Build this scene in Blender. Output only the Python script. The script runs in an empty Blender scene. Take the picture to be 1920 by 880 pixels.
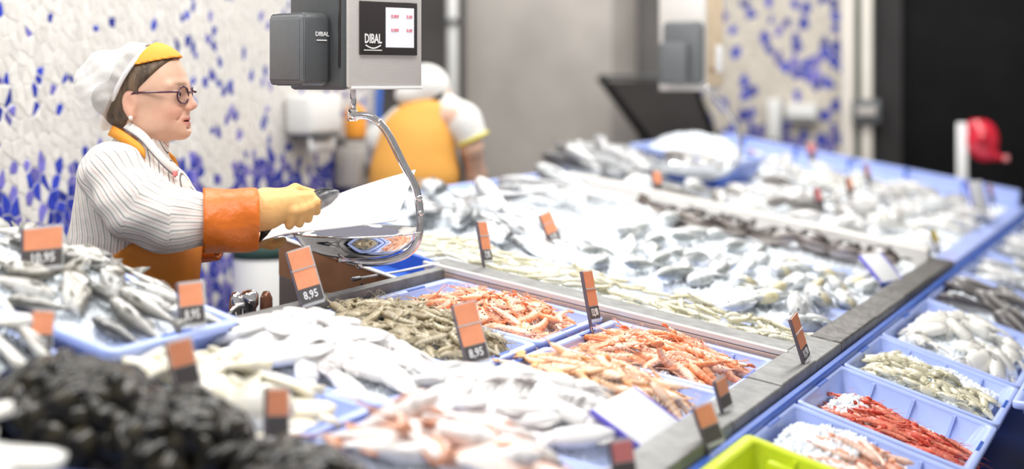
import bpy, bmesh, math, random
import numpy as np
from mathutils import Vector, Matrix

SC = bpy.context.scene
COL = SC.collection
rnd = random.Random(11)
nrg = np.random.default_rng(5)

# ------------------------------------------------------------------ camera, world, lamps, exposure
# World axes: +x runs along the counter away from the photographer, +y from customers to staff.
YAW = math.atan2(1291, 2910)
cd = bpy.data.cameras.new('camera')
cd.sensor_width = 36.0
cd.lens = 36.0 * 2910 / 1920
cd.shift_y = -0.15
cd.clip_end = 60
cd.dof.use_dof = True
cd.dof.focus_distance = 4.02
cd.dof.aperture_fstop = 1.15
cam = bpy.data.objects.new('camera', cd)
COL.objects.link(cam)
cam.location = (0, 0, 1.5)
cam.rotation_euler = (math.pi / 2, 0, -(math.pi / 2 - YAW))
SC.camera = cam

w = bpy.data.worlds.new('hall_light')
SC.world = w
w.use_nodes = True
w.node_tree.nodes['Background'].inputs[0].default_value = (1.0, 0.985, 0.97, 1)
w.node_tree.nodes['Background'].inputs[1].default_value = 0.55


def lamp(x, y, z, sx, sy, watts, col=(1, .98, .95), yaw=0.0):
    d = bpy.data.lights.new('ceiling_and_fill_lamp', 'AREA')
    d.shape = 'RECTANGLE'
    d.size, d.size_y = sx, sy
    d.energy = watts
    d.color = col
    o = bpy.data.objects.new('ceiling_and_fill_lamp', d)
    o.location = (x, y, z)
    o.rotation_euler = (0, 0, yaw)
    COL.objects.link(o)


for lx in (2.2, 4.2, 6.2, 8.2):
    lamp(lx, 1.35, 3.1, 1.6, .35, 64 if lx < 3 else (52 if lx < 5 else 40))
    lamp(lx, 2.75, 3.1, 1.6, .30, 40 if lx < 5 else 28)
for ly in (1.6, 3.1, 4.6):  # unseen fill lamps, added to brighten the column and walls at the far end
    lamp(9.3, ly, 3.0, .35, 1.1, 20)

vs = SC.view_settings
vs.view_transform = 'Standard'
vs.look = 'None'
vs.exposure = -0.40
vs.gamma = 1.0
vs.use_curve_mapping = False

# ------------------------------------------------------------------ counter planes (tilted to the customers)
T1, T2, TL = .174, .322, .275


def S1(y):
    return .955 + T1 * (y - 2.0)


def S2(y):
    return .75 + T2 * (y - .936)


def SL(y):
    return .983 + TL * (y - 1.911)


# ------------------------------------------------------------------ materials
MATS = {}


def mat(name, base=(.8, .8, .8), rough=.5, metal=0.0, attr=False, noise=None, bump=None, rand=0.0,
        alpha=1.0, trans=0.0, sss=0.0, coat=0.0, spec=.5, ior=1.45, aniso=None):
    m = bpy.data.materials.new(name)
    m.use_nodes = True
    nt = m.node_tree
    n = nt.nodes
    b = n['Principled BSDF']
    b.inputs['Roughness'].default_value = rough
    b.inputs['Metallic'].default_value = metal
    b.inputs['Alpha'].default_value = alpha
    b.inputs['Transmission Weight'].default_value = trans
    b.inputs['Coat Weight'].default_value = coat
    b.inputs['Specular IOR Level'].default_value = spec
    b.inputs['IOR'].default_value = ior
    if sss:
        b.inputs['Subsurface Weight'].default_value = sss
        b.inputs['Subsurface Radius'].default_value = (.02, .012, .008)
        b.inputs['Subsurface Scale'].default_value = .5
    src = None
    if attr:
        a = n.new('ShaderNodeAttribute')
        a.attribute_name = 'Col'
        src = a.outputs['Color']
    tc = n.new('ShaderNodeTexCoord')
    if noise:
        sc_, lo, hi = noise[:3]
        mp = n.new('ShaderNodeMapping')
        mp.inputs['Scale'].default_value = noise[3] if len(noise) > 3 else (1, 1, 1)
        nt.links.new(tc.outputs['Object'], mp.inputs[0])
        t = n.new('ShaderNodeTexNoise')
        t.inputs['Scale'].default_value = sc_
        t.inputs['Detail'].default_value = 4
        nt.links.new(mp.outputs[0], t.inputs['Vector'])
        r = n.new('ShaderNodeMapRange')
        r.inputs[1].default_value, r.inputs[2].default_value = .3, .7
        r.inputs[3].default_value, r.inputs[4].default_value = lo, hi
        nt.links.new(t.outputs[0], r.inputs[0])
        mx = n.new('ShaderNodeMix')
        mx.data_type = 'RGBA'
        mx.blend_type = 'MULTIPLY'
        mx.inputs[0].default_value = 1
        if src:
            nt.links.new(src, mx.inputs[6])
        else:
            mx.inputs[6].default_value = (*base, 1)
        nt.links.new(r.outputs[0], mx.inputs[7])
        src = mx.outputs[2]
    if rand:
        oi = n.new('ShaderNodeObjectInfo')
        r2 = n.new('ShaderNodeMapRange')
        r2.inputs[3].default_value, r2.inputs[4].default_value = 1 - rand, 1 + rand
        nt.links.new(oi.outputs['Random'], r2.inputs[0])
        m2 = n.new('ShaderNodeMix')
        m2.data_type = 'RGBA'
        m2.blend_type = 'MULTIPLY'
        m2.inputs[0].default_value = 1
        if src:
            nt.links.new(src, m2.inputs[6])
        else:
            m2.inputs[6].default_value = (*base, 1)
        nt.links.new(r2.outputs[0], m2.inputs[7])
        src = m2.outputs[2]
    if src:
        nt.links.new(src, b.inputs['Base Color'])
    else:
        b.inputs['Base Color'].default_value = (*base, 1)
    if bump:
        t = n.new('ShaderNodeTexNoise')
        t.inputs['Scale'].default_value = bump[0]
        t.inputs['Detail'].default_value = 5
        mp = n.new('ShaderNodeMapping')
        mp.inputs['Scale'].default_value = bump[2] if len(bump) > 2 else (1, 1, 1)
        nt.links.new(tc.outputs['Object'], mp.inputs[0])
        nt.links.new(mp.outputs[0], t.inputs['Vector'])
        bp = n.new('ShaderNodeBump')
        bp.inputs['Strength'].default_value = bump[1]
        bp.inputs['Distance'].default_value = .01
        nt.links.new(t.outputs[0], bp.inputs['Height'])
        nt.links.new(bp.outputs[0], b.inputs['Normal'])
    MATS[name] = m
    return m


def emis(name, col, s):
    m = bpy.data.materials.new(name)
    m.use_nodes = True
    b = m.node_tree.nodes['Principled BSDF']
    b.inputs['Base Color'].default_value = (*col, 1)
    b.inputs['Emission Color'].default_value = (*col, 1)
    b.inputs['Emission Strength'].default_value = s
    MATS[name] = m
    return m


mat('ice', (.90, .95, 1.0), .32, noise=(30, .93, 1.05), bump=(120, .5), sss=.0, spec=.6)
mat('crate_blue', (.42, .52, .92), .38, noise=(9, .93, 1.05), coat=.15)
mat('crate_deep', (.04, .13, .55), .38, noise=(8, .8, 1.1))
mat('panel_navy', (.012, .04, .21), .35, noise=(5, .8, 1.1))
mat('lime', (.62, .74, .02), .42, noise=(6, .94, 1.04))
mat('steel', (.30, .30, .315), .42, 1.0, noise=(40, .85, 1.08, (1, 12, 12)), bump=(90, .06, (1, 20, 20)))
mat('rail_face', (.56, .42, .35), .32, .35, noise=(30, .9, 1.06, (1, 9, 1)))  # steel, with the brown reflection of the prawns put into its colour
mat('hood_grey', (.10, .092, .09), .5, noise=(4, .9, 1.1))
mat('edge_steel', (.255, .255, .25), .5, .55, noise=(26, .75, 1.15), bump=(70, .12), spec=.3)
mat('steel_wet', (.15, .14, .13), .42, .5, noise=(22, .45, 1.2), bump=(60, .35))
mat('chrome', (.80, .79, .79), .06, 1.0)
mat('chrome_arm', (.70, .69, .71), .16, 1.0, noise=(30, .8, 1.1), bump=(40, .1))
mat('brown_panel', (.36, .20, .12), .38, .25, noise=(14, .82, 1.12), bump=(70, .05))
mat('white_plastic', (.80, .80, .78), .45)
mat('dark_plastic', (.085, .09, .095), .42, noise=(60, .95, 1.05))
mat('mid_plastic', (.13, .138, .145), .45, noise=(60, .95, 1.05))
mat('scale_steel', (.70, .67, .64), .40, .25, noise=(30, .95, 1.03, (1, 1, 14)))
mat('black_gloss', (.035, .03, .03), .15)
emis('screen', (.66, .67, .72), .55)
mat('screen_red', (.75, .25, .30), .4)
mat('ink_white', (.85, .85, .85), .5)
mat('tag_orange', (.88, .34, .18), .32, noise=(25, .92, 1.06), rand=.06, coat=.3)
mat('tag_black', (.10, .09, .09), .4)
mat('tag_clear', (.72, .73, .74), .12, alpha=.5, coat=.5)
mat('tag_stem', (.13, .11, .14), .3)
mat('tag_yellow', (.85, .65, .08), .4)
mat('tag_pink', (.78, .25, .25), .4)
mat('cut_card', (.82, .83, .84), .4)
mat('violet_strip', (.14, .12, .62), .4)
mat('paper', (.86, .86, .86), .55, bump=(14, .25))
mat('grout', (.76, .74, .71), .8, noise=(20, .9, 1.08))
mat('tile_white', (.75, .725, .685), .22, rand=.09, noise=(30, .93, 1.05))
mat('tile_beige', (.66, .61, .53), .3, rand=.09, noise=(30, .93, 1.05))
mat('tile_blue', (.035, .055, .42), .2, rand=.35, noise=(30, .8, 1.15))
mat('tile_violet', (.19, .17, .55), .25, rand=.3, noise=(30, .85, 1.1))
mat('concrete', (.50, .465, .43), .75, noise=(2.2, .86, 1.12), bump=(60, .1))
mat('concrete_dark', (.20, .19, .185), .75, noise=(2.5, .85, 1.12), bump=(60, .1))
mat('black_wall', (.006, .006, .0065), .6, spec=.12, noise=(3, .7, 1.4))
mat('charcoal', (.038, .036, .036), .6, spec=.2, noise=(3, .85, 1.1))
mat('cream_paint', (.74, .69, .62), .5, noise=(4, .95, 1.03))
mat('green_gap', (.03, .06, .04), .5)
mat('floor_tile', (.30, .29, .28), .35, noise=(6, .85, 1.1))
mat('red_gloss', (.62, .008, .03), .12, coat=.6)
mat('skin', (.72, .47, .35), .5, attr=True, noise=(55, .96, 1.04), sss=.12, bump=(300, .05))
mat('hair', (.10, .065, .04), .45, noise=(60, .35, 1.9, (1, 1, .14)), bump=(140, .5, (1, 1, .12)))
mat('net', (.93, .915, .89), .8, alpha=.52, noise=(26, .92, 1.05), bump=(40, .35))
mat('net_band', (.90, .88, .86), .7, bump=(160, .4))
mat('cap_orange', (.90, .36, .04), .7, bump=(220, .2))
mat('apron', (.72, .235, .022), .55, noise=(6, .92, 1.06), bump=(9, .5))
mat('apron_light', (.90, .44, .09), .65, noise=(5, .94, 1.05), bump=(9, .4))
mat('cuff', (.66, .15, .012), .42, noise=(9, .9, 1.08), bump=(26, .7))
mat('glove', (.90, .52, .20), .5, noise=(16, .92, 1.06), bump=(60, .25), sss=.06)
mat('glasses', (.07, .008, .03), .12, coat=.6)
mat('lens', (.95, .95, 1.0), .03, trans=1.0, ior=1.05)
mat('pearl', (.85, .80, .74), .2, coat=.5)
mat('eye_white', (.8, .78, .75), .2)
mat('eye_dark', (.012, .01, .01), .12)
mat('white_cloth', (.80, .79, .76), .8, noise=(8, .95, 1.03), bump=(12, .3))
mat('yellow_trim', (.72, .62, .08), .7)
mat('green_cloth', (.03, .07, .06), .7)
mat('trousers', (.05, .055, .07), .8)
mat('flesh', attr=True, rough=.24, noise=(45, .86, 1.1), rand=.13, coat=.25, bump=(90, .15))
mat('fish', attr=True, rough=.26, noise=(70, .85, 1.1), rand=.16, coat=.3, bump=(150, .12))
mat('white_flesh', attr=True, rough=.2, noise=(18, .95, 1.03), rand=.04, coat=.3, bump=(30, .12))
mat('shellfish', attr=True, rough=.22, noise=(50, .4, 1.8), rand=.45, spec=.3)
mat('tan_board', (.66, .52, .36), .6, noise=(9, .9, 1.08))
mat('tap_reflection', (.17, .07, .04), .2, .4)  # brown reflection on the chrome tap, put into the colour
mat('hose_blue', (.05, .15, .55), .4)


def stripes_material():
    m = bpy.data.materials.new('striped_cotton')
    m.use_nodes = True
    nt = m.node_tree
    n = nt.nodes
    b = n['Principled BSDF']
    b.inputs['Roughness'].default_value = .85
    a = n.new('ShaderNodeAttribute')
    a.attribute_name = 's'
    fr = n.new('ShaderNodeMath')
    fr.operation = 'FRACT'
    nt.links.new(a.outputs['Fac'], fr.inputs[0])
    ramp = n.new('ShaderNodeValToRGB')
    cr = ramp.color_ramp
    cr.interpolation = 'CONSTANT'
    W, G, R = (.82, .79, .75, 1), (.19, .165, .15, 1), (.60, .36, .31, 1)
    cr.elements[0].position, cr.elements[0].color = 0, W
    cr.elements[1].position, cr.elements[1].color = .16, G
    for p, c_ in ((.27, W), (.62, R), (.70, W)):
        e = cr.elements.new(p)
        e.color = c_
    nt.links.new(fr.outputs[0], ramp.inputs[0])
    nt.links.new(ramp.outputs[0], b.inputs['Base Color'])
    tc = n.new('ShaderNodeTexCoord')
    t = n.new('ShaderNodeTexNoise')
    t.inputs['Scale'].default_value = 13
    t.inputs['Detail'].default_value = 3
    nt.links.new(tc.outputs['Object'], t.inputs['Vector'])
    bp = n.new('ShaderNodeBump')
    bp.inputs['Strength'].default_value = .55
    bp.inputs['Distance'].default_value = .015
    nt.links.new(t.outputs[0], bp.inputs['Height'])
    nt.links.new(bp.outputs[0], b.inputs['Normal'])
    MATS['striped_cotton'] = m


stripes_material()


# ------------------------------------------------------------------ mesh helpers
def mesh(name, V, F, m, smooth=True, col=None, s=None, mats=None, fmat=None):
    me = bpy.data.meshes.new(name)
    V = np.asarray(V, dtype=float)
    me.from_pydata(V.tolist(), [], [list(map(int, f)) for f in F])
    if smooth:
        me.polygons.foreach_set('use_smooth', [True] * len(me.polygons))
    if mats:
        for k in mats:
            me.materials.append(MATS[k])
        me.polygons.foreach_set('material_index', fmat)
    else:
        me.materials.append(MATS[m])
    if col is not None:
        ca = me.color_attributes.new('Col', 'FLOAT_COLOR', 'POINT')
        c4 = np.ones((len(V), 4))
        c4[:, :3] = col
        ca.data.foreach_set('color', c4.ravel())
    if s is not None:
        at = me.attributes.new('s', 'FLOAT', 'POINT')
        at.data.foreach_set('value', np.asarray(s, dtype=float))
    me.update()
    return me


def link(name, me, parent=None, label=None, kind=None):
    o = bpy.data.objects.new(name, me)
    COL.objects.link(o)
    if parent is not None:
        o.parent = parent
    if label:
        o['label'] = label
    if kind:
        o['kind'] = kind
    return o


def part(name, VF, m, parent, smooth=True, **k):
    lab = k.pop('label', None)
    kind = k.pop('kind', None)
    return link(name, mesh(name, VF[0], VF[1], m, smooth, **k), parent, lab, kind)


def thing(name, label, cat, loc=(0, 0, 0), group=None, M=None, rz=0.0, kind=None):
    o = bpy.data.objects.new(name, None)
    o.empty_display_size = .05
    COL.objects.link(o)
    if M is not None:
        o.matrix_basis = M
    else:
        o.location = loc
        o.rotation_euler = (0, 0, rz)
    tag(o, label, cat, group, kind)
    return o


def tag(o, label, cat, group=None, kind=None):
    o['label'] = label
    o['category'] = cat
    if group:
        o['group'] = group
    if kind:
        o['kind'] = kind
    return o


def inst(name, spec, M, label, cat, group=None):
    """spec: a mesh (the thing is one mesh) or a list of (part name, mesh, [sub-parts])"""
    if not isinstance(spec, list):
        o = link(name, spec)
        o.matrix_basis = M
        return tag(o, label, cat, group)
    r = thing(name, label, cat, M=M, group=group)
    for pn, me, subs in spec:
        p = link(pn, me, r)
        for sn, sm in subs:
            link(sn, sm, p)
    return r


def pose(x, y, z, tilt=0.0, yaw=0.0, roll=0.0, pitch=0.0, sc=1.0):
    return (Matrix.Translation((x, y, z)) @ Matrix.Rotation(tilt, 4, 'X') @ Matrix.Rotation(yaw, 4, 'Z')
            @ Matrix.Rotation(pitch, 4, 'Y') @ Matrix.Rotation(roll, 4, 'X') @ Matrix.Scale(sc, 4))


def join(*vfs):
    V, F, n = [], [], 0
    for v, f in vfs:
        v = np.asarray(v, dtype=float)
        V.append(v)
        F += [[i + n for i in q] for q in f]
        n += len(v)
    return np.vstack(V), F


def box(x0, x1, y0, y1, z0, z1, bev=0.0, sh=None):
    """a chamfered box; sh(x, y) lifts it onto a tilted plane"""
    bm = bmesh.new()
    vs_ = [bm.verts.new((x, y, z)) for x in (x0, x1) for y in (y0, y1) for z in (z0, z1)]
    for q in ((0, 1, 3, 2), (4, 6, 7, 5), (0, 4, 5, 1), (2, 3, 7, 6), (0, 2, 6, 4), (1, 5, 7, 3)):
        bm.faces.new([vs_[i] for i in q])
    if bev:
        bmesh.ops.bevel(bm, geom=bm.edges[:], offset=bev, segments=2, profile=.5, affect='EDGES')
    bm.verts.index_update()
    V = np.array([v.co[:] for v in bm.verts])
    F = [[v.index for v in f.verts] for f in bm.faces]
    bm.free()
    if sh:
        V[:, 2] += np.array([sh(a, b) for a, b in V[:, :2]])
    return V, F


def loft(rings, cap0=True, cap1=True, closed=True):
    n = len(rings[0])
    V = np.vstack(rings)
    F = []
    for i in range(len(rings) - 1):
        for j in range(n if closed else n - 1):
            k = (j + 1) % n
            F.append([i * n + j, i * n + k, (i + 1) * n + k, (i + 1) * n + j])
    if cap0:
        F.append(list(range(n))[::-1])
    if cap1:
        F.append([(len(rings) - 1) * n + j for j in range(n)])
    return V, F


def tube(path, rad, n=8):
    P = np.asarray(path, dtype=float)
    if np.isscalar(rad):
        rad = [rad] * len(P)
    t = np.gradient(P, axis=0)
    t /= np.linalg.norm(t, axis=1)[:, None] + 1e-12
    up = np.array([0, 0, 1.0]) if abs(t[0][2]) < .9 else np.array([1.0, 0, 0])
    u = np.cross(t[0], up)
    u /= np.linalg.norm(u)
    rings = []
    a = np.linspace(0, 2 * np.pi, n, endpoint=False)
    for i in range(len(P)):
        u = u - t[i] * np.dot(u, t[i])
        u /= np.linalg.norm(u)
        v = np.cross(t[i], u)
        rings.append(P[i] + rad[i] * (np.cos(a)[:, None] * u + np.sin(a)[:, None] * v))
    return loft(rings)


def smooth_path(pts, n=6):
    P = np.asarray(pts, dtype=float)
    P = np.vstack([2 * P[0] - P[1], P, 2 * P[-1] - P[-2]])
    out = []
    for i in range(1, len(P) - 2):
        for t in np.linspace(0, 1, n, endpoint=False):
            a, b, c_, d = P[i - 1:i + 3]
            out.append(.5 * (2 * b + (c_ - a) * t + (2 * a - 5 * b + 4 * c_ - d) * t * t + (3 * b - a - 3 * c_ + d) * t ** 3))
    out.append(P[-2])
    return np.array(out)


def lathe(prof, n=32):
    a = np.linspace(0, 2 * np.pi, n, endpoint=False)
    return loft([np.stack([r * np.cos(a), r * np.sin(a), np.full(n, z)], 1) for r, z in prof])


def ball(c, r, n=10, m=7):
    c = np.asarray(c, dtype=float)
    r = np.ones(3) * np.asarray(r)
    rings = []
    a = np.linspace(0, 2 * np.pi, n, endpoint=False)
    for p in np.linspace(.12, np.pi - .12, m):
        rings.append(c + r * np.stack([np.sin(p) * np.cos(a), np.sin(p) * np.sin(a), np.full(n, -np.cos(p))], 1))
    return loft(rings)


def rrect(x0, x1, y0, y1, z, r, k=4):
    pts = []
    for cx, cy, a0 in ((x1 - r, y1 - r, 0), (x0 + r, y1 - r, 90), (x0 + r, y0 + r, 180), (x1 - r, y0 + r, 270)):
        for i in range(k):
            a = math.radians(a0 + 90 * i / (k - 1))
            pts.append((cx + r * math.cos(a), cy + r * math.sin(a), z))
    return np.array(pts)


# ------------------------------------------------------------------ implicit surfaces
def d_ell(P, c, r):
    x, y, z = (P[0] - c[0]), (P[1] - c[1]), (P[2] - c[2])
    k0 = np.sqrt((x / r[0]) ** 2 + (y / r[1]) ** 2 + (z / r[2]) ** 2)
    k1 = np.sqrt((x / r[0] ** 2) ** 2 + (y / r[1] ** 2) ** 2 + (z / r[2] ** 2) ** 2) + 1e-9
    return k0 * (k0 - 1) / k1


def d_cone(P, a, b, ra, rb):
    a, b = np.asarray(a, float), np.asarray(b, float)
    ba = b - a
    h = ((P[0] - a[0]) * ba[0] + (P[1] - a[1]) * ba[1] + (P[2] - a[2]) * ba[2]) / max(ba @ ba, 1e-9)
    h = np.clip(h, 0, 1)
    d = np.sqrt((P[0] - a[0] - h * ba[0]) ** 2 + (P[1] - a[1] - h * ba[1]) ** 2 + (P[2] - a[2] - h * ba[2]) ** 2)
    return d - (ra + (rb - ra) * h)


def d_chain(P, pts, rs, k=.01):
    d = None
    for i in range(len(pts) - 1):
        e = d_cone(P, pts[i], pts[i + 1], rs[i], rs[i + 1])
        d = e if d is None else smin(d, e, k)
    return d


def smin(a, b, k):
    h = np.clip(.5 + .5 * (b - a) / k, 0, 1)
    return b + (a - b) * h - k * h * (1 - h)


def smax(a, b, k):
    return -smin(-a, -b, k)


def d_plane(P, p, n):
    n = np.asarray(n, float)
    n = n / np.linalg.norm(n)
    return (P[0] - p[0]) * n[0] + (P[1] - p[1]) * n[1] + (P[2] - p[2]) * n[2]


def snet(fn, lo, hi, h):
    ax = [np.arange(lo[i] - h, hi[i] + 2 * h, h) for i in range(3)]
    P = np.meshgrid(*ax, indexing='ij')
    D = fn(P)
    nx, ny, nz = D.shape
    S = D < 0
    c = [(i, j, k) for i in (0, 1) for j in (0, 1) for k in (0, 1)]
    sl = lambda A, q: A[q[0]:nx - 1 + q[0], q[1]:ny - 1 + q[1], q[2]:nz - 1 + q[2]]
    tot = sum(sl(S, q).astype(np.int8) for q in c)
    mask = (tot > 0) & (tot < 8)
    I = np.argwhere(mask)
    acc = np.zeros((len(I), 3))
    cnt = np.zeros(len(I))
    for a in c:
        for k in range(3):
            if a[k] == 0:
                b = list(a)
                b[k] = 1
                da = D[I[:, 0] + a[0], I[:, 1] + a[1], I[:, 2] + a[2]]
                db = D[I[:, 0] + b[0], I[:, 1] + b[1], I[:, 2] + b[2]]
                m = (da < 0) != (db < 0)
                t = np.where(m, da / np.where(m, da - db, 1), 0)
                p = np.tile(np.array(a, float), (len(I), 1))
                p[:, k] = t
                acc += np.where(m[:, None], p, 0)
                cnt += m
    V = (I + acc / cnt[:, None]) * h + np.array([ax[0][0], ax[1][0], ax[2][0]])
    idx = -np.ones(mask.shape, dtype=int)
    idx[mask] = np.arange(len(I))
    F = []
    for k in range(3):
        u, v = (k + 1) % 3, (k + 2) % 3
        lo_ = [slice(None)] * 3
        hi_ = [slice(None)] * 3
        lo_[k] = slice(0, -1)
        hi_[k] = slice(1, None)
        ch = S[tuple(lo_)] != S[tuple(hi_)]
        E = np.argwhere(ch)
        ok = (E[:, u] > 0) & (E[:, v] > 0) & (E[:, u] < D.shape[u] - 1) & (E[:, v] < D.shape[v] - 1)
        E = E[ok]
        q = []
        for du, dv in ((-1, -1), (0, -1), (0, 0), (-1, 0)):
            G = E.copy()
            G[:, u] += du
            G[:, v] += dv
            q.append(idx[G[:, 0], G[:, 1], G[:, 2]])
        Q = np.stack(q, 1)
        ins = S[E[:, 0], E[:, 1], E[:, 2]]
        Q[~ins] = Q[~ins][:, ::-1]
        F.append(Q)
    F = np.vstack(F)
    return V, F[(F >= 0).all(1)].tolist()


def fbm(x, y, seed=0, octs=3, f=1.0):
    """smooth pseudo-noise in [-1, 1]"""
    r = np.random.default_rng(seed)
    o = np.zeros_like(np.asarray(x, dtype=float))
    amp, tot = 1.0, 0.0
    for k in range(octs):
        for j in range(4):
            a, p1 = r.uniform(0, 6.28, 2)
            o = o + amp * np.sin(f * (x * np.cos(a) + y * np.sin(a)) * r.uniform(.7, 1.4) + p1)
        tot += amp * 2.2
        amp *= .5
        f *= 2.1
    return o / tot
# ================================================================== the setting
def struct(name, VF, m, smooth=False):
    o = link(name, mesh(name, VF[0], VF[1], m, smooth))
    o['kind'] = 'structure'
    return o


struct('floor', box(-1.5, 12.2, -3.5, 7.2, -.1, 0), 'floor_tile')
wall_back = struct('wall_back', box(2.4, 6.75, 3.72, 3.9, 0, 2.9), 'grout')
wall_far = struct('wall_far', box(10.66, 10.8, 2.10, 7.2, 0, 2.9), 'concrete_dark')
struct('wall_right', box(10.45, 10.6, -3.4, 1.80, 0, 2.9), 'black_wall')
struct('wall_corner', box(10.40, 10.58, 1.80, 1.975, 0, 2.9), 'charcoal')
struct('trim_1', box(10.30, 10.40, 2.095, 2.18, 0, 2.9, .006), 'cream_paint')
struct('trim_2', box(10.30, 10.40, 1.978, 2.05, 0, 2.9, .006), 'cream_paint')
struct('trim_3', box(10.36, 10.58, 1.975, 2.17, 0, 2.9), 'green_gap')
struct('wall_column', box(10.05, 10.6, 3.71, 4.83, 0, 2.9, .01), 'concrete')
struct('wall_side', box(6.75, 10.7, 7.0, 7.15, 0, 2.9), 'concrete_dark')
wall_end = struct('wall_end', box(10.52, 10.655, 2.18, 3.34, 0, 2.9), 'tile_beige')


def clip_poly(poly, px, py, nx, ny):
    out = []
    n = len(poly)
    for i in range(n):
        a, b = poly[i], poly[(i + 1) % n]
        da = (a[0] - px) * nx + (a[1] - py) * ny
        db = (b[0] - px) * nx + (b[1] - py) * ny
        if da <= 0:
            out.append(a)
        if (da < 0 < db) or (db < 0 < da):
            t = da / (da - db)
            out.append((a[0] + t * (b[0] - a[0]), a[1] + t * (b[1] - a[1])))
    return out


def voronoi(a0, a1, b0, b1, sa, sb, seed):
    r = random.Random(seed)
    na, nb = int((a1 - a0) / sa), int((b1 - b0) / sb)
    pts = {}
    for i in range(na):
        for j in range(nb):
            pts[i, j] = (a0 + (i + .5 + r.uniform(-.46, .46)) * sa, (b0 + (j + .5 + (.5 if i % 2 else 0) + r.uniform(-.46, .46)) * sb))
    cells = []
    for (i, j), p in pts.items():
        poly = [(p[0] - sa * 1.3, p[1] - sb * 1.3), (p[0] + sa * 1.3, p[1] - sb * 1.3),
                (p[0] + sa * 1.3, p[1] + sb * 1.3), (p[0] - sa * 1.3, p[1] + sb * 1.3)]
        for di in (-2, -1, 0, 1, 2):
            for dj in (-2, -1, 0, 1, 2):
                q = pts.get((i + di, j + dj))
                if q and (di or dj) and len(poly) > 2:
                    # metric squeezed in b so that the pieces stand upright
                    k = (sa / sb) ** 2
                    nx, ny = q[0] - p[0], (q[1] - p[1]) * k
                    poly = clip_poly(poly, (p[0] + q[0]) / 2, (p[1] + q[1]) / 2, nx, ny)
        if len(poly) > 2:
            cells.append((p, poly))
    return cells


def tile_vf(poly, p, inset, to3, th, r):
    q = []
    for x, y in poly:
        d = math.hypot(x - p[0], y - p[1]) + 1e-6
        k = max(.3, 1 - inset / d)
        q.append((p[0] + (x - p[0]) * k, p[1] + (y - p[1]) * k))
    n = len(q)
    t = th * r.uniform(.7, 1.25)
    V = [to3(a, b, 0) for a, b in q] + [to3(a, b, t * .8) for a, b in q]
    V += [to3(p[0] + (a - p[0]) * .93, p[1] + (b - p[1]) * .93, t) for a, b in q]
    F = []
    for l in (0, 1):
        F += [[l * n + i, l * n + (i + 1) % n, (l + 1) * n + (i + 1) % n, (l + 1) * n + i] for i in range(n)]
    F.append([2 * n + i for i in range(n)])
    return np.array(V), F


def project(x, y, z):
    c, s = math.cos(YAW), math.sin(YAW)
    f = c * x + s * y
    return 960 + 2910 * (s * x - c * y) / f, 152 + 2910 * (1.5 - z) / f


def mosaic(wall, cells, to3, colour, inset, th, seen, seed, names=('tile_white', 'tile_blue', 'tile_violet'), shrink=2.4):
    r = random.Random(seed)
    todo = []
    for p, poly in cells:
        k = colour(p, r)
        ins = inset * (shrink if k != 0 and colour.white(p) else 1.0)
        todo.append((seen(p), p, poly, k, ins))
    todo.sort(key=lambda t: t[0])
    rest, fm = [], []
    for n, (key, p, poly, k, ins) in enumerate(todo):
        VF = tile_vf(poly, p, ins, to3, th, r)
        if n < 300 and key < 1e6:
            part('tile', VF, names[k], wall, smooth=False)
        else:
            rest.append(VF)
            fm += [k] * len(VF[1])
    V, F = join(*rest)
    o = link('tile_field', mesh('tile_field', V, F, None, False, mats=names, fmat=fm), wall)
    o['kind'] = 'stuff'


class Colour:
    def __init__(self, edge, pw):
        self.edge, self.pw = edge, pw

    def white(self, p):
        return p[1] > self.edge(p[0])

    def __call__(self, p, r):
        e = p[1] - self.edge(p[0])
        if e > 0:
            return (1 if r.random() < .72 else 2) if r.random() < self.pw else 0
        f = min(1, -e / .10)
        if r.random() < .50 + .30 * f:
            return 1 if r.random() < .62 else 2
        return 0


def back_seen(p):
    x, y = project(p[0], 3.71, p[1])
    if not (0 < x < 1920 and 0 < y < 880):
        return 1e7
    if 130 < x < 330 and y > 80 + (330 - x) * .05:
        return 1e7
    if y > 400 + .3 * x and x < 380:
        return 1e7
    return p[0] if x < 420 else p[0] + .4


mosaic(wall_back, voronoi(3.6, 6.72, .30, 2.02, .037, .050, 3), lambda a, b, t: (a, 3.72 - t, b),
       Colour(lambda a: 1.215 - .042 * (a - 4.1) + .03 * math.sin(a * 9) + .025 * math.sin(a * 23 + 1), .135), .0034, .0032, back_seen, 4)


def far_seen(p):
    x, y = project(10.5, p[0], p[1])
    if not (1300 < x < 1580 and 0 < y < 330):
        return 1e7
    return abs(x - 1440) + abs(y - 140)


mosaic(wall_end, voronoi(2.19, 3.33, .75, 2.2, .062, .080, 8), lambda a, b, t: (10.52 - t, a, b),
       Colour(lambda a: 1.19 + .03 * math.sin(a * 12), .24), .005, .005, far_seen, 9, ('tile_beige', 'tile_blue', 'tile_violet'), 1.3)

# a vertical pipe, fittings and small wall-hung things far behind
pipe = thing('water_pipe', 'pale vertical pipe running up beside the concrete column', 'pipe', (9.85, 4.83, 0))
part('tube', tube([(0, 0, 0), (0, 0, 1.4), (0, 0, 2.9)], .038, 14), 'white_plastic', pipe)
for z in (.6, 1.9):
    part('clamp', box(-.05, .05, -.05, .05, z, z + .04, .006), 'mid_plastic', pipe)

latch = thing('door_latch', 'grey square latch box on the cream door post', 'latch', (10.27, 2.0, 1.30))
part('plate', box(-.02, .03, -.085, .10, -.08, .08, .008), 'mid_plastic', latch)
part('bolt', box(-.045, -.018, -.06, .06, -.03, .03, .006), 'concrete', latch)

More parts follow.
